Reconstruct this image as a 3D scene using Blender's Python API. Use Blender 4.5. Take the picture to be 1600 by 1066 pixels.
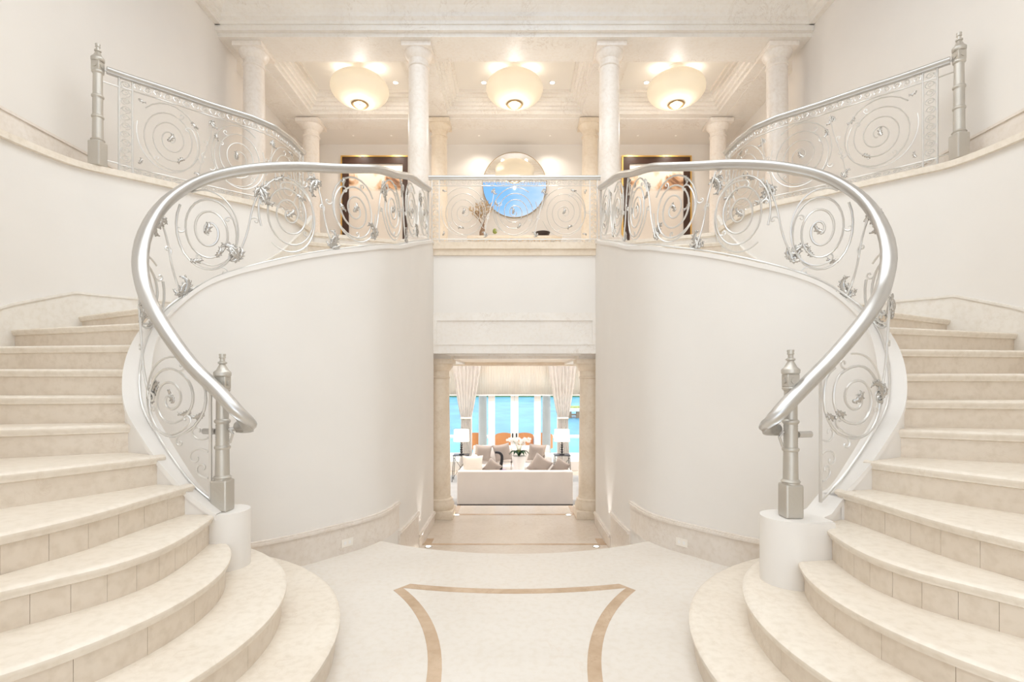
import bpy, bmesh, math, random
from mathutils import Vector, Matrix
random.seed(7)
PI = math.pi
for o in list(bpy.data.objects): bpy.data.objects.remove(o)
SC = bpy.context.scene
COL = SC.collection

# ------------------------------------------------------------------ camera
cd = bpy.data.cameras.new('camera'); cam = bpy.data.objects.new('camera', cd); COL.objects.link(cam)
cam.location = (0, 0, 1.56); cam.rotation_euler = (PI/2, 0, 0)
cd.sensor_width = 36; cd.lens = 18.0; cd.shift_x = -0.0025; cd.shift_y = 0.0419
cd.clip_start = 0.05; cd.clip_end = 3000
SC.camera = cam

# ------------------------------------------------------------------ world
W = bpy.data.worlds.new('sky'); SC.world = W; W.use_nodes = True
nt = W.node_tree; nt.nodes.clear()
out = nt.nodes.new('ShaderNodeOutputWorld'); bg = nt.nodes.new('ShaderNodeBackground')
tc = nt.nodes.new('ShaderNodeTexCoord'); mp = nt.nodes.new('ShaderNodeMapping')
nz = nt.nodes.new('ShaderNodeTexNoise'); rp = nt.nodes.new('ShaderNodeValToRGB')
nz.inputs['Scale'].default_value = 3.2; nz.inputs['Detail'].default_value = 6
mp.inputs['Scale'].default_value = (1, 1, 1.8)
rp.color_ramp.elements[0].position = 0.46; rp.color_ramp.elements[0].color = (0.10, 0.215, 0.40, 1)
rp.color_ramp.elements[1].position = 0.58; rp.color_ramp.elements[1].color = (0.34, 0.37, 0.40, 1)
nt.links.new(tc.outputs['Generated'], mp.inputs['Vector']); nt.links.new(mp.outputs['Vector'], nz.inputs['Vector'])
nt.links.new(nz.outputs['Fac'], rp.inputs['Fac']); sx = nt.nodes.new('ShaderNodeSeparateXYZ'); nt.links.new(tc.outputs['Generated'], sx.inputs[0])
er = nt.nodes.new('ShaderNodeValToRGB'); nt.links.new(sx.outputs['Z'], er.inputs['Fac'])
e = er.color_ramp.elements; e[0].position = .09; e[0].color = (0, 0, 0, 1); e[1].position = .15; e[1].color = (1, 1, 1, 1)
k = e.new(.32); k.color = (1, 1, 1, 1); k = e.new(.42); k.color = (0, 0, 0, 1)
mw = nt.nodes.new('ShaderNodeMixRGB'); mw.inputs['Color1'].default_value = (.93, .965, .975, 1)
nt.links.new(er.outputs['Color'], mw.inputs['Fac']); nt.links.new(rp.outputs['Color'], mw.inputs['Color2'])
nt.links.new(mw.outputs['Color'], bg.inputs['Color'])
bg.inputs['Strength'].default_value = 2.35
nt.links.new(bg.outputs['Background'], out.inputs['Surface'])

# ------------------------------------------------------------------ exposure
vs = SC.view_settings
SC.display_settings.display_device = 'sRGB'
vs.view_transform = 'Standard'; vs.look = 'None'; vs.gamma = 1.0; vs.use_curve_mapping = False
vs.exposure = 0.37
SC.cycles.max_bounces = 12; SC.cycles.diffuse_bounces = 8; SC.cycles.glossy_bounces = 5
SC.cycles.transparent_max_bounces = 8; SC.cycles.sample_clamp_indirect = 6

# ------------------------------------------------------------------ materials
def new_mat(name):
    m = bpy.data.materials.new(name); m.use_nodes = True
    return m, m.node_tree, m.node_tree.nodes['Principled BSDF']
def plain(name, col, rough=0.5, metal=0.0, emit=None, es=0.0, bump=0.0, bscale=60, var=0.03):
    m, t, b = new_mat(name)
    b.inputs['Roughness'].default_value = rough; b.inputs['Metallic'].default_value = metal
    tc = t.nodes.new('ShaderNodeTexCoord'); n = t.nodes.new('ShaderNodeTexNoise')
    n.inputs['Scale'].default_value = 2.5; n.inputs['Detail'].default_value = 4
    t.links.new(tc.outputs['Object'], n.inputs['Vector'])
    r = t.nodes.new('ShaderNodeValToRGB')
    r.color_ramp.elements[0].position = 0.3; r.color_ramp.elements[1].position = 0.7
    r.color_ramp.elements[0].color = tuple(c*(1-var) for c in col)+(1,)
    r.color_ramp.elements[1].color = tuple(min(1, c*(1+var*0.6)) for c in col)+(1,)
    t.links.new(n.outputs['Fac'], r.inputs['Fac']); t.links.new(r.outputs['Color'], b.inputs['Base Color'])
    if emit: b.inputs['Emission Color'].default_value = tuple(emit)+(1,); b.inputs['Emission Strength'].default_value = es
    if bump:
        n2 = t.nodes.new('ShaderNodeTexNoise'); n2.inputs['Scale'].default_value = bscale; n2.inputs['Detail'].default_value = 3
        t.links.new(tc.outputs['Object'], n2.inputs['Vector'])
        bp = t.nodes.new('ShaderNodeBump'); bp.inputs['Strength'].default_value = bump; bp.inputs['Distance'].default_value = 0.01
        t.links.new(n2.outputs['Fac'], bp.inputs['Height']); t.links.new(bp.outputs['Normal'], b.inputs['Normal'])
    return m
def marble(name, c1, c2, vein, rough=0.35, vein_amt=0.5, scale=1.6, spec=0.4, fine=0.5):
    m, t, b = new_mat(name)
    b.inputs['Roughness'].default_value = rough; b.inputs['Specular IOR Level'].default_value = spec
    N, L = t.nodes, t.links
    tc = N.new('ShaderNodeTexCoord')
    n1 = N.new('ShaderNodeTexNoise'); n1.inputs['Scale'].default_value = scale; n1.inputs['Detail'].default_value = 6
    n1.inputs['Distortion'].default_value = 0.6
    L.new(tc.outputs['Object'], n1.inputs['Vector'])
    r1 = N.new('ShaderNodeValToRGB'); r1.color_ramp.elements[0].position = .35; r1.color_ramp.elements[1].position = .68
    r1.color_ramp.elements[0].color = c1+(1,); r1.color_ramp.elements[1].color = c2+(1,)
    L.new(n1.outputs['Fac'], r1.inputs['Fac'])
    n2 = N.new('ShaderNodeTexNoise'); n2.inputs['Scale'].default_value = scale*2.3; n2.inputs['Detail'].default_value = 9
    n2.inputs['Roughness'].default_value = .65; n2.inputs['Distortion'].default_value = 1.6
    L.new(tc.outputs['Object'], n2.inputs['Vector'])
    r2 = N.new('ShaderNodeValToRGB'); e = r2.color_ramp.elements
    e[0].position = .485; e[0].color = (0, 0, 0, 1); e[1].position = .515; e[1].color = (0, 0, 0, 1)
    k = r2.color_ramp.elements.new(.5); k.color = (1, 1, 1, 1)
    L.new(n2.outputs['Fac'], r2.inputs['Fac'])
    n3 = N.new('ShaderNodeTexNoise'); n3.inputs['Scale'].default_value = scale*1.2; n3.inputs['Detail'].default_value = 2
    L.new(tc.outputs['Object'], n3.inputs['Vector'])
    r3 = N.new('ShaderNodeValToRGB'); r3.color_ramp.elements[0].position = .48; r3.color_ramp.elements[1].position = .62
    L.new(n3.outputs['Fac'], r3.inputs['Fac'])
    mu = N.new('ShaderNodeMath'); mu.operation = 'MULTIPLY'
    L.new(r2.outputs['Color'], mu.inputs[0]); L.new(r3.outputs['Color'], mu.inputs[1])
    mu2 = N.new('ShaderNodeMath'); mu2.operation = 'MULTIPLY'; mu2.inputs[1].default_value = vein_amt
    L.new(mu.outputs[0], mu2.inputs[0])
    mx = N.new('ShaderNodeMixRGB'); mx.inputs['Color2'].default_value = vein+(1,)
    L.new(mu2.outputs[0], mx.inputs['Fac']); L.new(r1.outputs['Color'], mx.inputs['Color1'])
    # fine mottling
    n4 = N.new('ShaderNodeTexNoise'); n4.inputs['Scale'].default_value = 22; n4.inputs['Detail'].default_value = 5
    L.new(tc.outputs['Object'], n4.inputs['Vector'])
    r4 = N.new('ShaderNodeValToRGB'); r4.color_ramp.elements[0].position = .3; r4.color_ramp.elements[1].position = .55
    v = 1-.12*fine
    r4.color_ramp.elements[0].color = (v, v*.985, v*.96, 1); r4.color_ramp.elements[1].color = (1, 1, 1, 1)
    L.new(n4.outputs['Fac'], r4.inputs['Fac'])
    m2 = N.new('ShaderNodeMixRGB'); m2.blend_type = 'MULTIPLY'; m2.inputs['Fac'].default_value = 1
    L.new(mx.outputs['Color'], m2.inputs['Color1']); L.new(r4.outputs['Color'], m2.inputs['Color2'])
    L.new(m2.outputs['Color'], b.inputs['Base Color'])
    return m
M = {}
M['plaster'] = plain('plaster', (.80, .77, .735), .75, bump=.05, bscale=25, var=.012)
M['plaster_up'] = plain('plaster_upper', (.80, .765, .725), .75, bump=.05, bscale=25, var=.012)
M['ceil'] = plain('ceiling_paint', (.86, .83, .79), .8, var=.008)
M['marble'] = marble('beam_marble', (.80, .76, .715), (.85, .82, .78), (.42, .31, .22), .4, .38, 1.3, .4, .25)
M['base'] = marble('baseboard_marble', (.75, .68, .61), (.81, .755, .70), (.45, .32, .23), .35, .35, 2.2)
M['base2'] = marble('stair_baseboard_marble', (.80, .76, .70), (.83, .80, .755), (.6, .48, .38), .35, .18, 1.6)
M['floor'] = marble('floor_marble', (.74, .69, .63), (.79, .75, .70), (.68, .54, .42), .22, .25, .8, .45, .35)
M['floor2'] = marble('passage_marble', (.63, .54, .45), (.73, .65, .57), (.5, .36, .26), .14, .4, 1.0, .5, .4)
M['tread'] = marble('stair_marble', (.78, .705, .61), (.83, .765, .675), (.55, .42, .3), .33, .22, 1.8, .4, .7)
M['riser'] = marble('shaded_riser_marble', (.70, .61, .51), (.76, .68, .585), (.52, .39, .28), .4, .25, 1.8, .4, .7)  # tan stair marble, deepened: shade from overhead light put into the colour
M['inlay'] = marble('inlay_marble', (.50, .36, .24), (.62, .47, .34), (.32, .2, .12), .25, .5, 3.5)
M['column'] = marble('column_marble', (.83, .76, .69), (.87, .82, .77), (.6, .46, .36), .3, .3, 2.0)
M['sand'] = marble('sandstone', (.74, .635, .505), (.81, .715, .60), (.5, .36, .24), .4, .4, 2.6)
M['rail'] = plain('handrail_silver', (.60, .59, .575), .33, .9, var=.05)
M['iron'] = plain('scroll_silver', (.73, .715, .69), .32, .62, var=.03)
M['leaf'] = plain('leaf_silver', (.55, .53, .50), .26, .8, var=.15)
M['newel'] = plain('newel_silver', (.56, .53, .48), .42, .65, bump=.15, bscale=80, var=.08)
M['white'] = plain('white_paint', (.87, .85, .83), .45, var=.01)
M['glow'] = plain('lamp_glow', (1, .96, .9), .5, emit=(1, .9, .74), es=9)
M['shade'] = plain('pendant_shade', (.92, .86, .74), .5, emit=(1, .95, .87), es=.13)
M['shade2'] = plain('lamp_shade', (.95, .9, .82), .6, emit=(1, .86, .68), es=.55)
M['brass'] = plain('aged_brass', (.42, .30, .16), .35, .9)
M['gold'] = plain('gold_frame', (.85, .55, .18), .35, .75)
M['brown'] = plain('dark_walnut', (.055, .024, .014), .35)
M['mat'] = plain('picture_mat', (.86, .80, .73), .7)
M['sofa'] = plain('sofa_linen', (.78, .74, .71), .85, bump=.2, bscale=200)
M['taupe'] = plain('taupe_velvet', (.36, .31, .28), .8, bump=.2, bscale=120, var=.1)
M['cream'] = plain('cream_fabric', (.84, .79, .72), .85)
M['black'] = plain('black_metal', (.02, .02, .025), .35, .3)
M['dark'] = plain('dark_wood', (.035, .02, .018), .4)
M['orange'] = plain('orange_leather', (.70, .25, .05), .5, var=.08)
M['rug'] = plain('grey_rug', (.42, .42, .42), .95, bump=.3, bscale=80, var=.1)
M['curtain'] = plain('curtain_linen', (.86, .83, .80), .9)
M['green'] = plain('leaf_green', (.03, .11, .04), .4, var=.3)
M['moss'] = plain('olive_green', (.30, .36, .09), .6, var=.3)
M['petal'] = plain('white_petal', (.92, .88, .86), .6)
M['bark'] = plain('bark', (.30, .19, .12), .8, var=.2)
M['dryleaf'] = plain('dried_blossom', (.62, .46, .28), .8, var=.2)
M['purple'] = plain('purple_paper', (.36, .25, .42), .6)
M['concrete'] = plain('grey_concrete', (.45, .48, .49), .7, var=.06)
M['wood'] = plain('dock_wood', (.30, .19, .11), .8, var=.2)
M['deck'] = plain('terrace_stone', (.80, .74, .64), .6)
M['outlet'] = plain('outlet_plastic', (.88, .83, .76), .4)
M['fol'] = plain('shore_foliage', (.07, .16, .06), .9, var=.4)
def water(name, c1, c2, sc):
    m, t, b = new_mat(name); N, L = t.nodes, t.links
    tc = N.new('ShaderNodeTexCoord'); mp = N.new('ShaderNodeMapping'); mp.inputs['Scale'].default_value = (sc, sc*.35, sc)
    n = N.new('ShaderNodeTexNoise'); n.inputs['Scale'].default_value = 1; n.inputs['Detail'].default_value = 5
    L.new(tc.outputs['Object'], mp.inputs['Vector']); L.new(mp.outputs['Vector'], n.inputs['Vector'])
    r = N.new('ShaderNodeValToRGB'); r.color_ramp.elements[0].position = .35; r.color_ramp.elements[1].position = .7
    r.color_ramp.elements[0].color = c1+(1,); r.color_ramp.elements[1].color = c2+(1,)
    L.new(n.outputs['Fac'], r.inputs['Fac']); L.new(r.outputs['Color'], b.inputs['Base Color'])
    b.inputs['Roughness'].default_value = .35; b.inputs['Specular IOR Level'].default_value = .2
    return m
M['sea'] = water('sea_water', (.02, .20, .33), (.06, .33, .45), .25)
M['pool'] = water('pool_water', (.05, .36, .48), (.12, .48, .58), 1.0)
mm, t, b = new_mat('mirror_silver'); b.inputs['Metallic'].default_value = 1; b.inputs['Roughness'].default_value = .02; b.inputs['Base Color'].default_value = (.93, .93, .93, 1); M['mirror'] = mm
mm, t, b = new_mat('clear_glass'); b.inputs['Base Color'].default_value = (.95, .98, 1, 1); b.inputs['Roughness'].default_value = .02
b.inputs['Alpha'].default_value = .03; M['glass'] = mm
# abstract painting
mm, t, b = new_mat('abstract_painting'); N, L = t.nodes, t.links
tc = N.new('ShaderNodeTexCoord'); sp = N.new('ShaderNodeSeparateXYZ'); L.new(tc.outputs['Generated'], sp.inputs[0])
n = N.new('ShaderNodeTexNoise'); n.inputs['Scale'].default_value = 3.2; n.inputs['Detail'].default_value = 3; n.inputs['Distortion'].default_value = 1.2
L.new(tc.outputs['Generated'], n.inputs['Vector'])
r = N.new('ShaderNodeValToRGB'); e = r.color_ramp.elements
e[0].position = .36; e[0].color = (.22, .10, .05, 1); e[1].position = .56; e[1].color = (.82, .74, .66, 1)
k = e.new(.44); k.color = (.60, .34, .18, 1); k = e.new(.5); k.color = (.78, .58, .42, 1)
L.new(n.outputs['Fac'], r.inputs['Fac'])
zr = N.new('ShaderNodeValToRGB'); e = zr.color_ramp.elements
e[0].position = .66; e[0].color = (0, 0, 0, 1); e[1].position = .70; e[1].color = (1, 1, 1, 1); k = e.new(.86); k.color = (1, 1, 1, 1); k = e.new(.93); k.color = (0, 0, 0, 1)
L.new(sp.outputs['Z'], zr.inputs['Fac'])
mx = N.new('ShaderNodeMixRGB'); mx.inputs['Color1'].default_value = (.80, .72, .64, 1)
L.new(zr.outputs['Color'], mx.inputs['Fac']); L.new(r.outputs['Color'], mx.inputs['Color2']); L.new(mx.outputs['Color'], b.inputs['Base Color'])
b.inputs['Roughness'].default_value = .6; M['paint'] = mm

# ------------------------------------------------------------------ helpers
def link(name, me, mat, parent=None, loc=None):
    o = bpy.data.objects.new(name, me); COL.objects.link(o)
    if mat: me.materials.append(mat) if not me.materials else None
    if parent: o.parent = parent
    if loc: o.location = loc
    return o
def obj(name, bm, mat, parent=None, smooth=None, loc=None, recalc=True):
    if recalc: bmesh.ops.recalc_face_normals(bm, faces=bm.faces)
    if parent is not None and loc is None:
        # parts are modelled in world space, parents are unrotated empties
        off = Vector(parent_loc(parent))
        if off.length > 0: bmesh.ops.translate(bm, verts=bm.verts, vec=-off)
    me = bpy.data.meshes.new(name); bm.to_mesh(me); bm.free()
    if smooth is not None:
        me.polygons.foreach_set('use_smooth', [True]*len(me.polygons))
        if smooth < 180: me.set_sharp_from_angle(angle=math.radians(smooth))
    return link(name, me, mat, parent, loc)
def parent_loc(p):
    v = Vector((0, 0, 0))
    while p is not None: v += p.location; p = p.parent
    return v
def tag(o, label, cat, group=None):
    o['label'] = label; o['category'] = cat
    if group: o['group'] = group
    return o
def thing(name, label, cat, loc=(0, 0, 0), group=None):
    o = bpy.data.objects.new(name, None); COL.objects.link(o); o.location = loc; o.empty_display_size = .1
    return tag(o, label, cat, group)
def struct(name, bm, mat, parent=None, smooth=None):
    o = obj(name, bm, mat, parent, smooth); o['kind'] = 'structure'; return o
def box(bm, x0, x1, y0, y1, z0, z1, bev=0, seg=2):
    vs = [bm.verts.new(p) for p in ((x0,y0,z0),(x1,y0,z0),(x1,y1,z0),(x0,y1,z0),(x0,y0,z1),(x1,y0,z1),(x1,y1,z1),(x0,y1,z1))]
    fs = [bm.faces.new([vs[i] for i in f]) for f in ((0,3,2,1),(4,5,6,7),(0,1,5,4),(1,2,6,5),(2,3,7,6),(3,0,4,7))]
    if bev: bmesh.ops.bevel(bm, geom=list({e for f in fs for e in f.edges}), offset=bev, segments=seg, affect='EDGES', profile=.5)
    return bm
def B(*a, **k): return box(bmesh.new(), *a, **k)
def lathe(prof, c=(0, 0, 0), n=32, bm=None, rib=0, ribamp=0, ax=None):
    bm = bm or bmesh.new(); rings = []
    for r, z in prof:
        if r < 1e-5: rings.append([bm.verts.new((c[0], c[1], c[2]+z))]); continue
        ring = []
        for i in range(n):
            a = 2*PI*i/n; rr = r*(1+(ribamp*math.cos(rib*a) if rib else 0))
            ring.append(bm.verts.new((c[0]+rr*math.cos(a), c[1]+rr*math.sin(a), c[2]+z)))
        rings.append(ring)
    for A, Bq in zip(rings, rings[1:]):
        if len(A) == 1 and len(Bq) == 1: continue
        for i in range(n):
            j = (i+1) % n
            if len(A) == 1: bm.faces.new((A[0], Bq[i], Bq[j]))
            elif len(Bq) == 1: bm.faces.new((A[i], A[j], Bq[0]))
            else: bm.faces.new((A[i], A[j], Bq[j], Bq[i]))
    if len(prof) > 2 and prof[0] == prof[-1]: return bm
    for R in (rings[0], rings[-1]):
        if len(R) > 1: bm.faces.new(R)
    return bm
def tube(bm, pts, r, n=6, r1=None, cap=True):
    pts = [Vector(p) for p in pts]; N = len(pts); rings = []
    up = None
    for i, p in enumerate(pts):
        t = (pts[min(i+1, N-1)]-pts[max(i-1, 0)]); t = t.normalized() if t.length > 1e-9 else Vector((0, 0, 1))
        if up is None: up = Vector((0, 0, 1)) if abs(t.z) < .9 else Vector((1, 0, 0))
        s = t.cross(up)
        if s.length < 1e-6: s = t.orthogonal()
        s.normalize(); up = s.cross(t).normalized()
        rr = r if r1 is None else r+(r1-r)*i/(N-1)
        rings.append([bm.verts.new(p+(s*math.cos(2*PI*k/n)+up*math.sin(2*PI*k/n))*rr) for k in range(n)])
    for A, Q in zip(rings, rings[1:]):
        for k in range(n): bm.faces.new((A[k], A[(k+1) % n], Q[(k+1) % n], Q[k]))
    if cap: bm.faces.new(rings[0][::-1]); bm.faces.new(rings[-1])
    return bm
def sweep(bm, pts, prof, closed=False):
    """profile (side, up) swept along a path, kept upright"""
    pts = [Vector(p) for p in pts]; N = len(pts); rings = []
    for i, p in enumerate(pts):
        if closed: t = pts[(i+1) % N]-pts[i-1]
        else: t = pts[min(i+1, N-1)]-pts[max(i-1, 0)]
        s = Vector((t.y, -t.x, 0))
        s = s.normalized() if s.length > 1e-9 else Vector((1, 0, 0))
        u = s.cross(t).normalized()
        rings.append([bm.verts.new(p+s*a+u*b) for a, b in prof])
    n = len(prof)
    for i in range(N if closed else N-1):
        A, Q = rings[i], rings[(i+1) % N]
        for k in range(n): bm.faces.new((A[k], A[(k+1) % n], Q[(k+1) % n], Q[k]))
    if not closed: bm.faces.new(rings[0][::-1]); bm.faces.new(rings[-1])
    return bm
def prism(bm, poly, z0, z1):
    lo = [bm.verts.new((x, y, z0)) for x, y in poly]; hi = [bm.verts.new((x, y, z1)) for x, y in poly]; n = len(poly)
    bm.faces.new(lo[::-1]); bm.faces.new(hi)
    for i in range(n): bm.faces.new((lo[i], lo[(i+1) % n], hi[(i+1) % n], hi[i]))
    return bm
def catmull(P, sub=8):
    out = []; n = len(P)
    for i in range(n-1):
        p0, p1, p2, p3 = P[max(i-1, 0)], P[i], P[i+1], P[min(i+2, n-1)]
        for k in range(sub):
            t = k/sub
            out.append(tuple(.5*((2*b)+(-a+c)*t+(2*a-5*b+4*c-d)*t*t+(-a+3*b-3*c+d)*t**3) for a, b, c, d in zip(p0, p1, p2, p3)))
    out.append(tuple(P[-1])); return out
def resample(P, n):
    """even in plan length"""
    L = [0]
    for a, b in zip(P, P[1:]): L.append(L[-1]+math.hypot(b[0]-a[0], b[1]-a[1]))
    out = []; j = 0
    for i in range(n):
        s = L[-1]*i/(n-1)
        while j < len(L)-2 and L[j+1] < s: j += 1
        f = (s-L[j])/max(1e-9, L[j+1]-L[j]); out.append(tuple(a+(b-a)*f for a, b in zip(P[j], P[j+1])))
    return out
class Path:
    def __init__(s, P):
        s.P = P; s.L = [0]
        for a, b in zip(P, P[1:]): s.L.append(s.L[-1]+math.hypot(b[0]-a[0], b[1]-a[1]))
        s.len = s.L[-1]
    def at(s, a):
        a0 = a; a = min(max(a, 0), s.len)
        lo, hi = 0, len(s.L)-2
        while lo < hi:
            m = (lo+hi)//2
            if s.L[m+1] < a: lo = m+1
            else: hi = m
        f = (a-s.L[lo])/max(1e-9, s.L[lo+1]-s.L[lo])
        return tuple(x+(y-x)*f for x, y in zip(s.P[lo], s.P[lo+1]))
    def near(s, x, y):
        i = min(range(len(s.P)), key=lambda k: math.hypot(s.P[k][0]-x, s.P[k][1]-y)); return s.L[i]
def offset(P, d):
    """plan offset to the left of travel"""
    out = []
    for i, p in enumerate(P):
        a, b = P[max(i-1, 0)], P[min(i+1, len(P)-1)]
        tx, ty = b[0]-a[0], b[1]-a[1]; l = math.hypot(tx, ty) or 1
        out.append((p[0]-ty/l*d, p[1]+tx/l*d)+tuple(p[2:]))
    return out
def ribbon(bm, A, Bp, za0, za1, zb0=None, zb1=None):
    """solid wall between two plan polylines; z0/z1 lists or numbers"""
    n = len(A); f = lambda z, i: z[i] if isinstance(z, (list, tuple)) else z
    V = []
    for i in range(n):
        z0, z1 = f(za0, i), f(za1, i)
        V.append([bm.verts.new((A[i][0], A[i][1], z0)), bm.verts.new((Bp[i][0], Bp[i][1], z0)),
                  bm.verts.new((Bp[i][0], Bp[i][1], z1)), bm.verts.new((A[i][0], A[i][1], z1))])
    for P, Q in zip(V, V[1:]):
        for k in range(4): bm.faces.new((P[k], P[(k+1) % 4], Q[(k+1) % 4], Q[k]))
    bm.faces.new(V[0][::-1]); bm.faces.new(V[-1]); return bm
def arc(cx, cy, r, a0, a1, n=24):
    return [(cx+r*math.cos(math.radians(a0+(a1-a0)*i/(n-1))), cy+r*math.sin(math.radians(a0+(a1-a0)*i/(n-1)))) for i in range(n)]
def px(u, v, Y):   # a point of the place from its bearing and distance
    return Vector(((u-804)/800*Y, Y, 1.56+(600-v)/800*Y))

# ------------------------------------------------------------------ plan data (left side; right side mirrors X)
R = .185; ZU = 3.70; ZP = -.555; ZL = -1.11
INNER = [(-1.88,3.30,.74,1.50),(-2.05,3.29,.88,1.64),(-2.18,3.30,1.03,1.80),(-2.33,3.35,1.20,1.98),(-2.50,3.44,1.39,2.21),
 (-2.585,3.53,1.62,2.42),(-2.62,3.64,1.85,2.63),(-2.605,3.76,2.05,2.84),(-2.545,3.88,2.19,3.00),(-2.43,3.99,2.33,3.14),
 (-2.27,4.09,2.44,3.24),(-2.08,4.22,2.54,3.33),(-1.87,4.43,2.66,3.43),(-1.69,4.65,2.76,3.51),(-1.51,4.88,2.85,3.60),
 (-1.38,5.18,2.96,3.72),(-1.32,5.7,3.10,3.88),(-1.29,6.3,3.30,4.10),(-1.28,7.0,3.51,4.28),(-1.28,7.62,3.70,4.45)]
OUTER = [(-2.4,.7),(-3.0,.8),(-3.6,1.15),(-4.05,1.8),(-4.35,2.6),(-4.40,3.4),(-4.38,3.95),(-4.37,4.45),(-4.25,4.94),
 (-3.98,5.22),(-3.72,5.46),(-3.42,5.76),(-3.1,6.04),(-2.93,6.28),(-2.87,6.6),(-2.86,6.95),(-2.86,7.2)]
CX, CY = -2.72, 2.5
NOSE = {1: arc(CX, CY, 1.77, 78, -82, 40), 2: arc(CX, CY, 1.47, 88, -80, 40), 3: arc(CX, CY, 1.17, 44, -78, 40),
 4: [(-1.90,3.27),(-1.83,2.98),(-1.79,2.75),(-1.786,2.556),(-1.845,2.346),(-1.956,2.182),(-2.06,2.04),(-2.25,1.78),(-2.5,1.5)],
 5: [(-2.03,3.25),(-2.055,3.1),(-2.07,2.85),(-2.09,2.51),(-2.185,2.17),(-2.38,1.75),(-2.75,1.25),(-3.05,.83)],
 6: [(-2.22,3.26),(-2.28,3.12),(-2.43,2.84),(-2.59,2.58),(-2.95,2.05),(-3.72,1.3)],
 7: [(-2.47,3.38),(-2.75,3.24),(-3.1,3.06),(-4.32,2.45)], 8: [(-2.6,3.5),(-4.42,3.1)], 9: [(-2.65,3.62),(-4.45,3.58)], 10: [(-2.64,3.74),(-4.45,4.0)],
 11: [(-2.58,3.86),(-4.43,4.45)], 12: [(-2.44,3.98),(-4.27,4.98)], 13: [(-2.15,4.16),(-3.42,5.76)], 14: [(-1.86,4.43),(-3.2,5.96)],
 15: [(-1.52,4.86),(-3.02,6.13)], 16: [(-1.36,5.4),(-2.92,6.32)], 17: [(-1.3,6.2),(-2.87,6.56)], 18: [(-1.28,6.95),(-2.86,6.79)],
 19: [(-1.28,7.42),(-2.86,7.0)], 20: [(-1.28,7.78),(-2.86,7.2)]}
for k in range(4, 21):
    P = NOSE[k]; NOSE[k] = resample(catmull(P, 10) if len(P) > 2 else P, 24)
def zk(k, side):
    z = k*R
    if side > 0: z -= (0, .01, .02, .03)[k] if k < 4 else (.032 if k <= 14 else .032*(20-k)/6)
    return z
def mx_(P, side): return [(-p[0] if side > 0 else p[0],)+tuple(p[1:]) for p in P]
SIDE = {-1: 'left', 1: 'right'}

# ------------------------------------------------------------------ shell
# hall floor with a curved edge over the steps down
edge = arc(0, 7.2, 2.5, 237.5, 302.5, 25)
fl = [(-4.6,-3),(4.6,-3),(4.6,5.0)]+[(1.42,5.06)]+edge[::-1]+[(-1.42,5.06),(-4.6,5.0)]
struct('floor', prism(bmesh.new(), fl, -.12, 0), M['floor'])
# inlay bands
for side in (-1, 1):
    a = arc(CX, CY, 2.264, 37.15, -60, 40); c = arc(CX, CY, 2.342, 37.15, -60, 40); c[0] = (-.853, 3.913)
    struct('trim_%d' % (1 if side < 0 else 2), ribbon(bmesh.new(), mx_(a, side), mx_(c, side), -.02, .0015), M['inlay'])
a = arc(0, 7.2, 3.31, 255.77, 284.23, 30); c = arc(0, 7.2, 3.395, 255.42, 284.58, 30)
a = [(-.915, 3.865)]+a+[(.915, 3.865)]; c = [(-.853, 3.913)]+c+[(.853, 3.913)]
struct('trim_3', ribbon(bmesh.new(), a, c, -.02, .002), M['inlay'])
# steps down into the passage
struct('floor_passage_step', ribbon(bmesh.new(), arc(0,7.2,2.5,237.5,302.5,20), arc(0,7.2,2.18,233,307,20), ZP-.02, -R), M['floor'])
struct('floor_passage_step', ribbon(bmesh.new(), arc(0,7.2,2.18,233,307,20), arc(0,7.2,1.86,226,314,20), ZP-.02, -2*R), M['floor'])
struct('floor_passage', B(-1.6, 1.6, 4.75, 8.9, ZP-.12, ZP), M['floor2'])
for i, (y0, y1) in enumerate(((8.9, 9.2), (9.2, 9.5))):
    struct('floor_passage_lower_step', B(-1.6, 1.6, y0, y1, ZL, ZP-(i+1)*R), M['floor2'])
# inlaid strips of the passage floor
bm = bmesh.new()
for y0, y1, x0, x1 in ((6.72,6.78,-1.28,1.28),(8.25,8.33,-1.0,1.0)): box(bm, x0, x1, y0, y1, ZP, ZP+.002)
for x in (-1.0, .93): box(bm, x, x+.07, 8.33, 8.9, ZP, ZP+.002)
for x in (-1.2, 1.1): box(bm, x, x+.1, 6.78, 7.0, ZP, ZP+.002)
struct('trim_4', bm, M['inlay'])
struct('floor_living', B(-4.5, 4.5, 9.2, 16.0, ZL-.1, ZL), M['floor2'])

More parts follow.
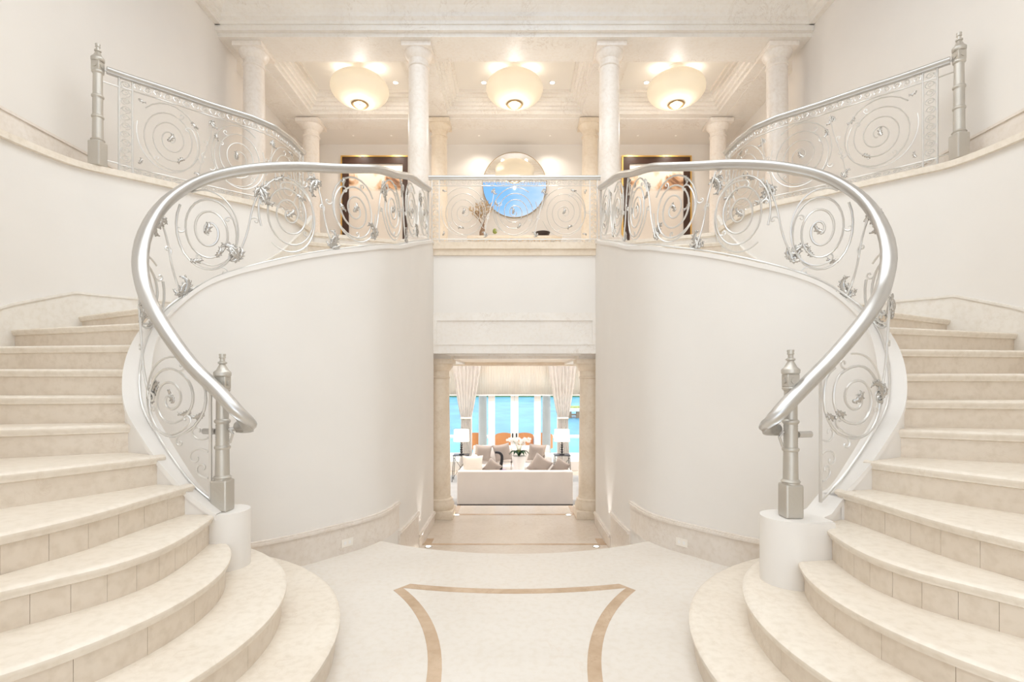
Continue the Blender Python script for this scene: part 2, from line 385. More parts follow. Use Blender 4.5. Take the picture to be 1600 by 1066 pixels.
for side in (-1, 1):
    nm = SIDE[side]
    # inner stair wall (hall side), follows the flight
    Pn = catmull(INNER, 6); Pn[0] = INNER[0]
    P = [p for p in Pn]
    if side > 0: P = [(-1.72, 3.14, .735, 1.43), (-1.82, 3.19, .738, 1.5), (-1.90, 3.22, .76, 1.5)]+[(p[0], p[1], p[2]-.01, p[3]) for p in P[5:]]
    P = P+[(-1.28, 7.78, ZU, 4.5)]
    P = mx_(P, side); sg = 1 if side < 0 else -1
    A = offset(P, -.05*sg); C = offset(P, .08*sg)
    z0 = [(-.02 if p[1] < 5.15 else ZP-.02) for p in P]; z1 = [p[2] for p in P]
    struct('wall_%s_stair_inner' % nm, ribbon(bmesh.new(), A, C, z0, z1), M['plaster'], smooth=40)
    # white cap bead along its top
    bm = bmesh.new(); ribbon(bm, offset(P, -.065*sg), offset(P, .095*sg), [z-.035 for z in z1], [z+.004 for z in z1])
    struct('trim_%d' % (5 if side < 0 else 6), bm, M['plaster'], smooth=40)
    # marble baseboards on the hall face, stepping down in the passage
    def bb(y0, y1, zb, zt, num, xr=None):
        Q = [p for p in P if y0 <= p[1] <= y1 and not (p[1] < 3.7 and abs(p[0]) < 2.7)]
        if len(Q) < 2: return
        bm = bmesh.new(); ribbon(bm, offset(Q, -.045*sg), offset(Q, -.072*sg), zb, zt)
        ribbon(bm, offset(Q, -.045*sg), offset(Q, -.09*sg), zt, zt+.02); ribbon(bm, offset(Q, -.045*sg), offset(Q, -.08*sg), zt+.02, zt+.035)
        struct('baseboard_%s_%d' % (nm, num), bm, M['base'], smooth=40)
    PF = P; P = resample(P, 160); bb(3.9, 5.6, -.01, .25, 1); bb(5.6, 6.5, ZP, -.09, 2); bb(6.5, 7.75, ZP, -.40, 3); P = PF
    # outer stair wall up to gallery level
    O = mx_(catmull(OUTER, 6), side); C = offset(O, .12*sg)
    struct('wall_%s_stair_outer' % nm, ribbon(bmesh.new(), O, C, -.02, ZU-.03), M['plaster'], smooth=40)
    bm = bmesh.new(); ribbon(bm, offset(O, -.045*sg), C, ZU-.045, ZU+.015)
    struct('trim_%d' % (7 if side < 0 else 8), bm, M['tread'], smooth=40)
    # raking marble baseboard beside the treads
    OP = Path(O); knots = [(OP.near(*mx_([NOSE[k][-1]], side)[0][:2]), zk(k, side)) for k in range(5, 21)]
    i12 = [k for k in range(5, 21)].index(12)
    def zr(a):
        kk = knots
        if a <= kk[0][0]: return kk[0][1]
        for j in range(len(kk)-1):
            if kk[j][0] <= a <= kk[j+1][0]:
                if j == i12: return kk[j][1] if a < kk[j+1][0]-.1 else kk[j][1]+(kk[j+1][1]-kk[j][1])*(a-kk[j+1][0]+.1)/.1*.5
                return kk[j][1]+(kk[j+1][1]-kk[j][1])*(a-kk[j][0])/max(1e-6, kk[j+1][0]-kk[j][0])
        return kk[-1][1]
    zz = [zr(a) for a in OP.L]
    bm = bmesh.new(); ribbon(bm, offset(O, -.022*sg), offset(O, .02*sg), [z-.35 for z in zz], [z+.21 for z in zz])
    ribbon(bm, offset(O, -.035*sg), offset(O, .02*sg), [z+.21 for z in zz], [z+.232 for z in zz])
    struct('baseboard_%s_stair' % nm, bm, M['base2'], smooth=40)
    # upper side wall with its own baseboard
    x = 4.47*side
    bm = B(min(x, x+.35*side), max(x, x+.35*side), -3, 8.24, ZU-.1, 7.5); x2 = 4.64*side; box(bm, min(x2, x2+.18*side), max(x2, x2+.18*side), 8.24, 11.4, ZU-.1, 7.5)
    struct('wall_%s' % nm, bm, M['plaster_up'])
    bm = B(min(x, x-.02*side), max(x, x-.02*side), 3.0, 7.3, ZU, ZU+.24); box(bm, min(x, x-.035*side), max(x, x-.035*side), 3.0, 7.3, ZU+.24, ZU+.265)
    struct('baseboard_%s_gallery' % nm, bm, M['base'])
    struct('wall_%s_lower' % nm, B(min(x, x+.2*side), max(x, x+.2*side), -3, 11.4, -1.2, ZU-.1), M['plaster'])
    xx = sorted((2.4*side, 2.55*side)); struct('wall_%s_entry' % nm, B(xx[0], xx[1], -3, .72, 0, ZU), M['plaster'])

# upper floor, one slab around both stairs
def half(side):
    O = [p for p in offset(resample(OUTER, 80), .05) if p[1] > 4.45]
    return O
O = half(-1)
poly = [(-4.7, 11.4), (-4.7, 8.2), (-4.6, 8.2), (-4.6, 4.45)]+[(p[0], p[1]) for p in O]+[(NOSE[20][i][0], NOSE[20][i][1]+.02) for i in (23, 0)]
poly = poly+[(-x, y) for x, y in poly[::-1]]
struct('floor_upper', prism(bmesh.new(), poly, ZU-.16, ZU-.002), M['floor'])
# ledges nearer the entry, closing the top of the outer stair walls
for side in (-1, 1):
    Q = [p for p in offset(resample(OUTER, 80), .05) if p[1] <= 4.5]
    poly = [(-4.6, -3), (-2.4, -3)]+[(p[0], p[1]) for p in Q]+[(-4.6, 4.5)]
    poly = mx_(poly, side)
    struct('ceiling_%s_entry' % SIDE[side], prism(bmesh.new(), poly, ZU-.09, ZU-.03), M['plaster'])
# balcony face and marble entablature over the passage
struct('wall_balcony', B(-1.36, 1.36, 7.78, 8.0, 2.62, ZU-.03), M['plaster'])
bm = B(-1.36, 1.36, 7.72, 7.9, ZU-.10, ZU+.0); box(bm, -1.36, 1.36, 7.75, 7.9, ZU-.19, ZU-.10)
struct('trim_9', bm, M['sand'])
bm = bmesh.new()
box(bm, -1.36, 1.36, 7.775, 8.9, 2.02, 2.62); box(bm, -1.36, 1.36, 7.755, 7.79, 2.52, 2.64); box(bm, -1.36, 1.36, 7.755, 7.79, 2.02, 2.17)
for s in (-1, 1): box(bm, min(1.18*s, 1.36*s), max(1.18*s, 1.36*s), 7.755, 7.79, 2.17, 2.52)
box(bm, -1.2, 1.2, 7.745, 7.79, 2.15, 2.165)
struct('wall_entablature', bm, M['marble'])
bm = B(-1.0, 1.0, 8.5, 10.4, 1.99, 2.02); box(bm, -1.8, 1.8, 10.3, 10.6, 1.93, 3.4)
struct('ceiling_passage', bm, M['sand'])
bm = bmesh.new()
for s in (-1, 1):
    box(bm, min(1.0*s, 1.36*s), max(1.0*s, 1.36*s), 8.0, 10.4, 1.95, 2.02)
    box(bm, min(1.34*s, 1.6*s), max(1.34*s, 1.6*s), 7.8, 8.4, ZP-.1, 3.6)
box(bm, -1.05, 1.05, 8.44, 8.5, 1.975, 2.02); box(bm, -1.02, 1.02, 7.86, 7.9, 1.995, 2.02)
struct('trim_10', bm, M['marble'])

# front beam, cornice, cross beams, coffers of the upper hall
bm = bmesh.new()
box(bm, -4.66, 4.66, 7.70, 8.3, 6.78, 7.5)
box(bm, -4.55, 4.55, 7.64, 7.72, 6.84, 6.925)
struct('trim_11', bm, M['marble'])
prof = [(-.06,6.92),(.08,6.92),(.08,6.97),(.13,7.0),(.13,7.06),(.2,7.12),(.27,7.16),(.27,7.22),(.33,7.25),(.33,7.33),(-.06,7.33)]
bm = bmesh.new()
def runx(bm, prof, x0, x1, y, d):     # moulding along X, projecting by d
    a = [bm.verts.new((x0, y+d*p, z)) for p, z in prof]; c = [bm.verts.new((x1, y+d*p, z)) for p, z in prof]; n = len(prof)
    for i in range(n): bm.faces.new((a[i], a[(i+1) % n], c[(i+1) % n], c[i]))
    bm.faces.new(a); bm.faces.new(c[::-1])
def runy(bm, prof, y0, y1, x, d):
    a = [bm.verts.new((x+d*p, y0, z)) for p, z in prof]; c = [bm.verts.new((x+d*p, y1, z)) for p, z in prof]; n = len(prof)
    for i in range(n): bm.faces.new((a[i], a[(i+1) % n], c[(i+1) % n], c[i]))
    bm.faces.new(a); bm.faces.new(c[::-1])
runx(bm, prof, -4.47, 4.47, 7.70, -1); runy(bm, prof, -3, 7.7, -4.47, 1); runy(bm, prof, -3, 7.7, 4.47, -1)
struct('trim_12', bm, M['marble'])
bm = bmesh.new()
for x in (-4.2, -1.5, 1.5, 4.2):
    w = .2 if abs(x) < 2 else .27
    box(bm, x-w-(.2 if x < -2 else 0), x+w+(.2 if x > 2 else 0), 8.3, 9.9, 6.78, 7.3)
    if abs(x) > 2: box(bm, x-.1, x+.1, 8.3, 9.9, 6.765, 6.78)
box(bm, -4.66, 4.66, 9.9, 10.5, 6.78, 7.3)
box(bm, -4.47, 4.47, 10.05, 10.35, 6.76, 6.78)
struct('trim_13', bm, M['marble'])
bm = bmesh.new()
for x0, x1 in ((-3.93, -1.7), (-1.3, 1.3), (1.7, 3.93)):
    for i in range(5):
        w = .05*(i+1); z0 = 6.84+.055*i; z1 = z0+.03 if i < 4 else 7.12
        o = w; t_ = .05*(i+1)
        box(bm, x0, x0+t_, 8.3, 9.9, z0, z0+.055); box(bm, x1-t_, x1, 8.3, 9.9, z0, z0+.055)
        box(bm, x0+t_, x1-t_, 9.9-t_, 9.9, z0, z0+.055); box(bm, x0+t_, x1-t_, 8.3, 8.3+t_*.6, z0, z0+.055)
struct('trim_14', bm, M['marble'])
struct('ceiling_coffers', B(-4.0, 4.0, 8.3, 9.9, 7.11, 7.3), M['ceil'])
struct('ceiling_upper_rear', B(-4.66, 4.66, 10.5, 11.3, 6.80, 6.95), M['plaster_up'])
struct('wall_back', B(-4.8, 4.8, 11.2, 11.4, ZU-.1, 7.3), M['plaster_up'])
# hall ceiling with an open skylight well
bm = bmesh.new()
box(bm, -4.6, 4.6, 6.9, 8.0, 7.32, 7.5); box(bm, -4.6, 4.6, -3.2, -1.6, 7.32, 7.5)
box(bm, -4.6, -2.4, -1.6, 6.9, 7.32, 7.5); box(bm, 2.4, 4.6, -1.6, 6.9, 7.32, 7.5)
struct('ceiling', bm, M['ceil'])
# entry wall behind the camera, with a tall opening
bm = bmesh.new(); box(bm, -4.6, -1.9, -3.2, -3, 0, 7.4); box(bm, 1.9, 4.6, -3.2, -3, 0, 7.4); box(bm, -1.9, 1.9, -3.2, -3, 6.3, 7.4)
struct('wall_front', bm, M['plaster'])

# ------------------------------------------------------------------ staircases
def staircase(side):
    nm = SIDE[side]
    sp = {-1: 'curved cream marble staircase rising along the left wall, round pedestal at its foot',
          1: 'curved cream marble staircase rising along the right wall, round pedestal at its foot'}[side]
    root = thing('staircase', sp, 'staircase', (CX*-side, CY, 0), 'pair of curved staircases')
    for k in range(1, 20):
        z = zk(k, side); N = mx_(NOSE[k], side); sg = -1 if side < 0 else 1
        stp = bpy.data.objects.new('step', None); COL.objects.link(stp); stp.parent = root; stp.location = Vector((N[0][0], N[0][1], z))-Vector(root.location)
        if k == 1: back = arc(CX, CY, 1.36, 78, -82, 40)
        elif k == 2: back = arc(CX, CY, 1.06, 88, -80, 40)
        elif k == 3:
            back = resample([(-2.0, 3.35)]+[(p[0]-.05, p[1]) for p in NOSE[4]], 40)
        else: back = [(p[0], p[1]) for p in NOSE[k+1]]
        if k == 12: back = resample([NOSE[13][0], NOSE[13][-1]], 24)
        back = mx_(back, side)
        # run the tread a little under the riser above
        back = [(b[0]+(b[0]-n[0])/max(.05, math.hypot(b[0]-n[0], b[1]-n[1]))*.05, b[1]+(b[1]-n[1])/max(.05, math.hypot(b[0]-n[0], b[1]-n[1]))*.05) for n, b in zip(N, back)]
        n = len(N); th = .042
        # rounded nosing profile built ring by ring
        ins = offset(N, .012*sg); ins2 = offset(N, .03*sg)
        bm = bmesh.new(); rows = []
        for i in range(n):
            o = N[i]; a = ins[i]; c = ins2[i]; d = back[i]
            rows.append([bm.verts.new(q) for q in ((d[0],d[1],z),(c[0],c[1],z),(a[0],a[1],z-.003),(o[0],o[1],z-.013),(o[0],o[1],z-.028),
                         (a[0],a[1],z-.040),(a[0],a[1],z-.052),(c[0],c[1],z-.060),(d[0],d[1],z-.060))])
        m = len(rows[0])
        for P, Q in zip(rows, rows[1:]):
            for j in range(m): bm.faces.new((P[j], P[(j+1) % m], Q[(j+1) % m], Q[j]))
        bm.faces.new(rows[0]); bm.faces.new(rows[-1][::-1])
        obj('tread', bm, M['tread'], stp, smooth=50)
        # riser
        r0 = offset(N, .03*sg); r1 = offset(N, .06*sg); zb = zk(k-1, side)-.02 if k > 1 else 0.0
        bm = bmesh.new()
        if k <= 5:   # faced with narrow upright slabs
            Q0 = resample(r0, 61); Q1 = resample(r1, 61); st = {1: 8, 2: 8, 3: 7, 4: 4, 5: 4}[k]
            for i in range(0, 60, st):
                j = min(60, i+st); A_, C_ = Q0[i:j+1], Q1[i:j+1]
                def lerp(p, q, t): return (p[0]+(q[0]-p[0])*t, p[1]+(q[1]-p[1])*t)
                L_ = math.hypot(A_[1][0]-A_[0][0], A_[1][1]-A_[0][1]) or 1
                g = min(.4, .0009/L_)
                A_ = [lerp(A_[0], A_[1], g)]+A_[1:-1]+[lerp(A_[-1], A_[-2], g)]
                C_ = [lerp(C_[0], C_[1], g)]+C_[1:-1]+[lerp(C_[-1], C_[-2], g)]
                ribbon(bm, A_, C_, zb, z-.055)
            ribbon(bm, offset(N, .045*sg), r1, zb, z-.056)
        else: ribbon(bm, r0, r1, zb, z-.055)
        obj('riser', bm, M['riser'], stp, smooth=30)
    # last riser up to the gallery floor
    N = mx_(NOSE[20], side); stp = bpy.data.objects.new('step', None); COL.objects.link(stp); stp.parent = root; stp.location = Vector((N[0][0], N[0][1], ZU))-Vector(root.location)
    bm = bmesh.new(); sg = -1 if side < 0 else 1
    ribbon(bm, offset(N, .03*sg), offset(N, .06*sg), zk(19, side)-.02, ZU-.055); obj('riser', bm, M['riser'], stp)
    bm = bmesh.new(); ribbon(bm, N, offset(N, .30*sg), ZU-.05, ZU); ribbon(bm, offset(N, .012*sg), offset(N, .1*sg), ZU-.07, ZU-.05)
    obj('tread', bm, M['tread'], stp)
    # round pedestal under the newel
    c = (-1.90, 3.36, .735, .15) if side < 0 else (1.69, 3.15, .7475, .165)
    bm = bmesh.new(); x0, y0, zt, r = c
    dx = -.16 if side < 0 else .2
    pl = arc(x0, y0, r, -100, 90, 28) if side < 0 else arc(x0, y0, r, 280, 90, 28)
    dy = .0
    pl = pl+[(x0+dx, y0+r-.02), (x0+dx, y0-r+.03)]
    prism(bm, pl, zk(2, side)-.02, zt)
    bmesh.ops.bevel(bm, geom=[e for e in bm.edges if abs(e.verts[0].co.z-zt) < 1e-4 and abs(e.verts[1].co.z-zt) < 1e-4], offset=.008, segments=2, affect='EDGES')
    obj('pedestal', bm, M['plaster'], root, smooth=40)
    return root
for s in (-1, 1): staircase(s)

# ------------------------------------------------------------------ ironwork
def comma(bm, L, r0, turn, M4, lobes=5):
    """a fleshy curled leaf: tapering hook with lobes along its back"""
    b = bmesh.new(); pts = []; rad = []; x = y = 0.0; h = 0.0; n = 16
    for i in range(n+1):
        t = i/n; pts.append(Vector((x, y, .012*math.sin(t*PI)))); rad.append(r0*(math.sin(PI*(.10+.82*t))**.8)*(1.05-.55*t))
        st = L/n; x += math.cos(h)*st; y += math.sin(h)*st; h += turn*(.25+1.9*t*t)/n
    rings = []
    for i, p in enumerate(pts):
        d = (pts[min(i+1, n)]-pts[max(i-1, 0)]).normalized(); sd = Vector((-d.y, d.x, 0)).normalized(); up = Vector((0, 0, 1))
        wob = 1+.28*math.sin(i/n*lobes*2*PI)
        rings.append([b.verts.new(p+sd*math.cos(a)*rad[i]*wob+up*math.sin(a)*rad[i]*.55) for a in [k*2*PI/8 for k in range(8)]])
    for A_, Q_ in zip(rings, rings[1:]):
        for k in range(8): b.faces.new((A_[k], A_[(k+1) % 8], Q_[(k+1) % 8], Q_[k]))
    b.faces.new(rings[0][::-1]); b.faces.new(rings[-1])
    for q in range(lobes):
        i = 2+int(q*(n-5)/max(1, lobes-1)); d = (pts[i+1]-pts[i]).normalized(); sd = Vector((d.y, -d.x, 0))*(1 if turn > 0 else -1)
        c = pts[i]+sd*rad[i]*.95; an = math.atan2(sd.y+d.y*.8, sd.x+d.x*.8)
        bmesh.ops.create_icosphere(b, subdivisions=1, radius=r0*.55, matrix=Matrix.Translation(c) @ Matrix.Rotation(an, 4, 'Z') @ Matrix.Diagonal((1.3, .55, .6, 1)))
    bmesh.ops.transform(b, matrix=M4, verts=b.verts); bmesh.ops.recalc_face_normals(b, faces=b.faces)
    tmp = bpy.data.meshes.new('t'); b.to_mesh(tmp); b.free(); bm.from_mesh(tmp); bpy.data.meshes.remove(tmp)
def leaf_done(bm, name):
    me = bpy.data.meshes.new(name); bm.to_mesh(me); bm.free(); me.materials.append(M['leaf'])
    me.polygons.foreach_set('use_smooth', [True]*len(me.polygons)); return me
Rz = lambda d: Matrix.Rotation(math.radians(d), 4, 'Z')
_b = bmesh.new(); comma(_b, .085, .017, 2.6, Rz(0), 4); LEAF = leaf_done(_b, 'leaf')
_b = bmesh.new()
comma(_b, .15, .021, 3.4, Rz(-10), 6); comma(_b, .11, .017, -3.0, Rz(35) @ Matrix.Translation((0, 0, .006)), 5)
comma(_b, .085, .015, 2.4, Rz(-60), 4); comma(_b, .06, .013, -2.6, Rz(100), 3)
CLUST = leaf_done(_b, 'leaf_cluster')

class Panel:
    """iron panel following a path: (x,y,zbottom,ztop)"""
    def __init__(s, P, root, r=.0085):
        s.path = Path(P); s.root = root; s.r = r
    def pt(s, a, z):
        q = s.path.at(a); return Vector((q[0], q[1], z))
    def tangent(s, a):
        p, q = s.path.at(a-.03), s.path.at(a+.03); v = Vector((q[0]-p[0], q[1]-p[1], 0)); return v.normalized()
    def zb(s, a): return s.path.at(a)[2]
    def zt(s, a): return s.path.at(a)[3]
    def clampz(s, a, z): return min(max(z, s.zb(a)+.008), s.zt(a)-.01)
    def leaf(s, a, z, ang, sc=1.0, big=False, name='leaf'):
        me = CLUST if big else LEAF
        o = bpy.data.objects.new(name, me); COL.objects.link(o); o.parent = s.root
        t = s.tangent(a); n = Vector((t.y, -t.x, 0)); u = Vector((0, 0, 1))
        m = Matrix((( t.x, u.x, n.x), (t.y, u.y, n.y), (t.z, u.z, n.z)))
        m = m @ Matrix.Rotation(ang, 3, 'Z')
        z = s.clampz(a, z)
        M4 = m.to_4x4(); M4.translation = s.pt(a, z)-parent_loc(s.root)
        o.matrix_local = M4 @ Matrix.Scale(sc, 4); return o
    def curl(s, bm, a, z, ang, size, hand, r=None, turns=1.1):
        """small hook scroll branching off at (a,z) heading ang"""
        pts = []; n = 18; x = y = 0; h = ang; step = size*.22
        for i in range(n):
            pts.append(s.pt(a+x, s.clampz(a+x, z+y)))
            x += math.cos(h)*step; y += math.sin(h)*step
            h += hand*(turns*2*PI/n)*(.55+.9*i/n); step *= .94
        tube(bm, pts, r or s.r*.8, 5)
    def spiral(s, a0, a1, turns=3.4, hand=1, start=0.0, fill=.94, name='scroll', extra=True):
        ac, Wd = (a0+a1)/2, (a1-a0)/2
        zc = (s.zb(ac)+s.zt(ac))/2; h = (s.zt(ac)-s.zb(ac))*.5*fill
        mslope = ((s.zb(a1)+s.zt(a1))-(s.zb(a0)+s.zt(a0)))/2/(a1-a0)
        H = math.sqrt(max(.04, h*h-(mslope*Wd)**2)); H = min(max(H, h*.8), h)
        bm = bmesh.new(); pts = []; n = int(26*turns)
        for i in range(n+1):
            t = i/n; r = 1-.93*(t**1.02); th = start+hand*turns*2*PI*t
            a = ac+Wd*r*math.cos(th); z = zc+H*r*math.sin(th); pts.append(s.pt(a, s.clampz(a, z)))
        tube(bm, pts, s.r, 6)
        pts = []
        for i in range(25):      # sweeping outer arm with a curled end
            t = i/24; th = start+hand*(-.15-t*1.25)*PI; r = 1.0-.20*t
            pts.append(s.pt(ac+Wd*r*math.cos(th), s.clampz(ac+Wd*r*math.cos(th), zc+H*r*math.sin(th))))
        tube(bm, pts, s.r*.85, 5)
        th = start+hand*-1.4*PI; s.curl(bm, ac+Wd*.8*math.cos(th), zc+H*.8*math.sin(th), th-hand*PI/2, .06, -hand)
        if extra:
            for (tt, hd, sz) in ((.12, -hand, .055), (.33, hand*-1, .05), (.2, hand, .045)):
                th = start+hand*turns*2*PI*tt; r = 1-.93*(tt**1.02)
                s.curl(bm, ac+Wd*r*math.cos(th), zc+H*r*math.sin(th), th+hand*PI/2+hd*.3, sz, hd)
            for tt in (.07, .42):
                th = start+hand*turns*2*PI*tt; r = 1-.93*(tt**1.02)
                s.leaf(ac+Wd*r*math.cos(th), zc+H*r*math.sin(th), th+hand*2.0, 1.15)
        obj(name, bm, M['iron'], s.root, smooth=60)
        s.leaf(ac-.03, zc-.02, random.uniform(.3, 1.2), 1.25)
        return ac, zc, Wd, H
    def sconn(s, a, w, flip=1, lean=.12):
        """S stem between two scrolls"""
        bm = bmesh.new(); zb, zt = s.zb(a), s.zt(a); h = zt-zb; pts = []
        for i in range(29):
            t = i/28; z = zb+h*(.06+.88*t); x = a+flip*lean*math.sin((t-.5)*PI)*1.0*w
            x += flip*.03*math.sin(t*2*PI); pts.append(s.pt(x, s.clampz(x, z)))
        tube(bm, pts, s.r*.9, 6)
        s.curl(bm, a-flip*lean*w, zb+h*.12, PI if flip > 0 else 0, .06, flip)
        s.curl(bm, a+flip*lean*w, zt-h*.12, 0 if flip > 0 else PI, .06, flip)
        s.curl(bm, a, zb+h*.5, PI/3, .05, -flip)
        obj('stem_scroll', bm, M['iron'], s.root, smooth=60)
        s.leaf(a-flip*lean*w*.8, zb+.05, PI*.5+.5*flip, 1.3, True, 'leaf_cluster')
        s.leaf(a+flip*lean*w*.8, zt-.09, PI*1.45+.4*flip, 1.3, True, 'leaf_cluster')
    def bar(s, a0, a1, fz, r=.009, name='rail_bar', n=60):
        bm = bmesh.new(); tube(bm, [s.pt(a0+(a1-a0)*i/n, fz(a0+(a1-a0)*i/n)) for i in range(n+1)], r, 6)
        obj(name, bm, M['iron'], s.root, smooth=60)
    def post(s, a, z0, z1, r=.011, name='end_bar'):
        bm = bmesh.new(); p = s.path.at(a); box(bm, p[0]-r, p[0]+r, p[1]-r, p[1]+r, z0, z1, bev=.002, seg=1)
        obj(name, bm, M['iron'], s.root)
    def border(s, a0, a1, fz0, fz1, name='border_scrollwork', step=.085):
        """running tendril band between two level lines"""
        bm = bmesh.new(); n = max(1, int(round((a1-a0)/step))); st = (a1-a0)/n
        for k in range(n):
            a = a0+st*(k+.5); z0, z1 = fz0(a), fz1(a); rz = (z1-z0)*.46; ra = st*.46; zc = (z0+z1)/2; up = 1 if k % 2 else -1
            pts = [s.pt(a+ra*(1-.8*t/16)*math.cos(up*t/16*3.2*PI+PI), zc+rz*(1-.8*t/16)*math.sin(up*t/16*3.2*PI+PI)) for t in range(17)]
            tube(bm, pts, .0045, 4)
            for sgn in (-1, 1):   # small leaflets
                q = s.pt(a+sgn*ra*.5, zc+up*rz*.45); tube(bm, [q, s.pt(a+sgn*ra*.8, zc-up*rz*.2)], .007, 4, .002)
        obj(name, bm, M['iron'], s.root, smooth=60)
    def vborder(s, a0, a1, z0, z1, name='border_scrollwork', step=.085):
        bm = bmesh.new(); n = max(1, int(round((z1-z0)/step))); st = (z1-z0)/n; ac = (a0+a1)/2; ra = (a1-a0)*.46
        for k in range(n):
            zc = z0+st*(k+.5); rz = st*.46; up = 1 if k % 2 else -1
            pts = [s.pt(ac+ra*(1-.8*t/16)*math.sin(up*t/16*3.2*PI), zc+rz*(1-.8*t/16)*-math.cos(up*t/16*3.2*PI)) for t in range(17)]
            tube(bm, pts, .0045, 4)
            for sgn in (-1, 1): tube(bm, [s.pt(ac+sgn*ra*.5, zc+rz*.4), s.pt(ac+sgn*ra*.9, zc-rz*.2)], .007, 4, .002)
        obj(name, bm, M['iron'], s.root, smooth=60)

RP = [(-.046,.0),(-.05,.014),(-.045,.03),(-.032,.042),(-.012,.049),(.012,.049),(.032,.042),(.045,.03),(.05,.014),(.046,.0),
      (.038,-.006),(.030,-.016),(.030,-.026),(.016,-.030),(-.016,-.030),(-.030,-.026),(-.030,-.016),(-.038,-.006)]
def handrail(pts, root, sc=1.0, name='handrail'):
    bm = bmesh.new(); sweep(bm, pts, [(a*sc, b*sc) for a, b in RP]); return obj(name, bm, M['rail'], root, smooth=40)

def newel(root, x, y, z, H, wide=1.0):
    k = H/1.02; w = .054*wide
    np_ = bpy.data.objects.new('newel_post', None); COL.objects.link(np_); np_.parent = root; np_.location = Vector((x, y, z))-Vector(root.location); root = np_
    bm = bmesh.new(); box(bm, x-w, x+w, y-w, y+w, z, z+.205*k, bev=.012, seg=2)
    base = obj('newel_base', bm, M['newel'], root)
    pr = [(.0,.20),(.05,.20),(.05,.212),(.056,.218),(.05,.226),(.043,.232),(.041,.40),(.047,.405),(.049,.413),(.047,.42),(.040,.426)]
    for i in range(9): z_ = .435+i*.015; pr += [(.041, z_), (.0385, z_+.0075)]
    pr += [(.041,.57),(.047,.575),(.049,.583),(.047,.59),(.038,.597),(.037,.77),(.046,.778),(.049,.786),(.046,.794),(0,.795)]
    bm = lathe([(r*wide, z_*k) for r, z_ in pr], (x, y, z), 28)
    sh = obj('newel_shaft', bm, M['newel'], root, smooth=40)
    bm = bmesh.new(); q = .037*wide; box(bm, x-q, x+q, y-q, y+q, z+.793*k, z+.872*k, bev=.004, seg=1)
    for dx, dy in ((0, -1), (0, 1), (1, 0), (-1, 0)):   # rosettes
        tube(bm, [(x+dx*q*.9, y+dy*q*.9, z+.832*k), (x+dx*(q+.008), y+dy*(q+.008), z+.832*k)], .018*wide, 14)
    lathe([(r*wide, z_*k) for r, z_ in [(0,.868),(.044,.87),(.052,.878),(.053,.898),(.047,.906),(.036,.915),(.028,.932),(.02,.946),(.018,.953),(.027,.958),(.027,.966),(.015,.972),(.015,.99),(.021,.994),(.018,1.004),(.021,1.012),(.019,1.02),(0,1.02)]], (x, y, z), 28, bm)
    obj('newel_finial', bm, M['newel'], root, smooth=40)

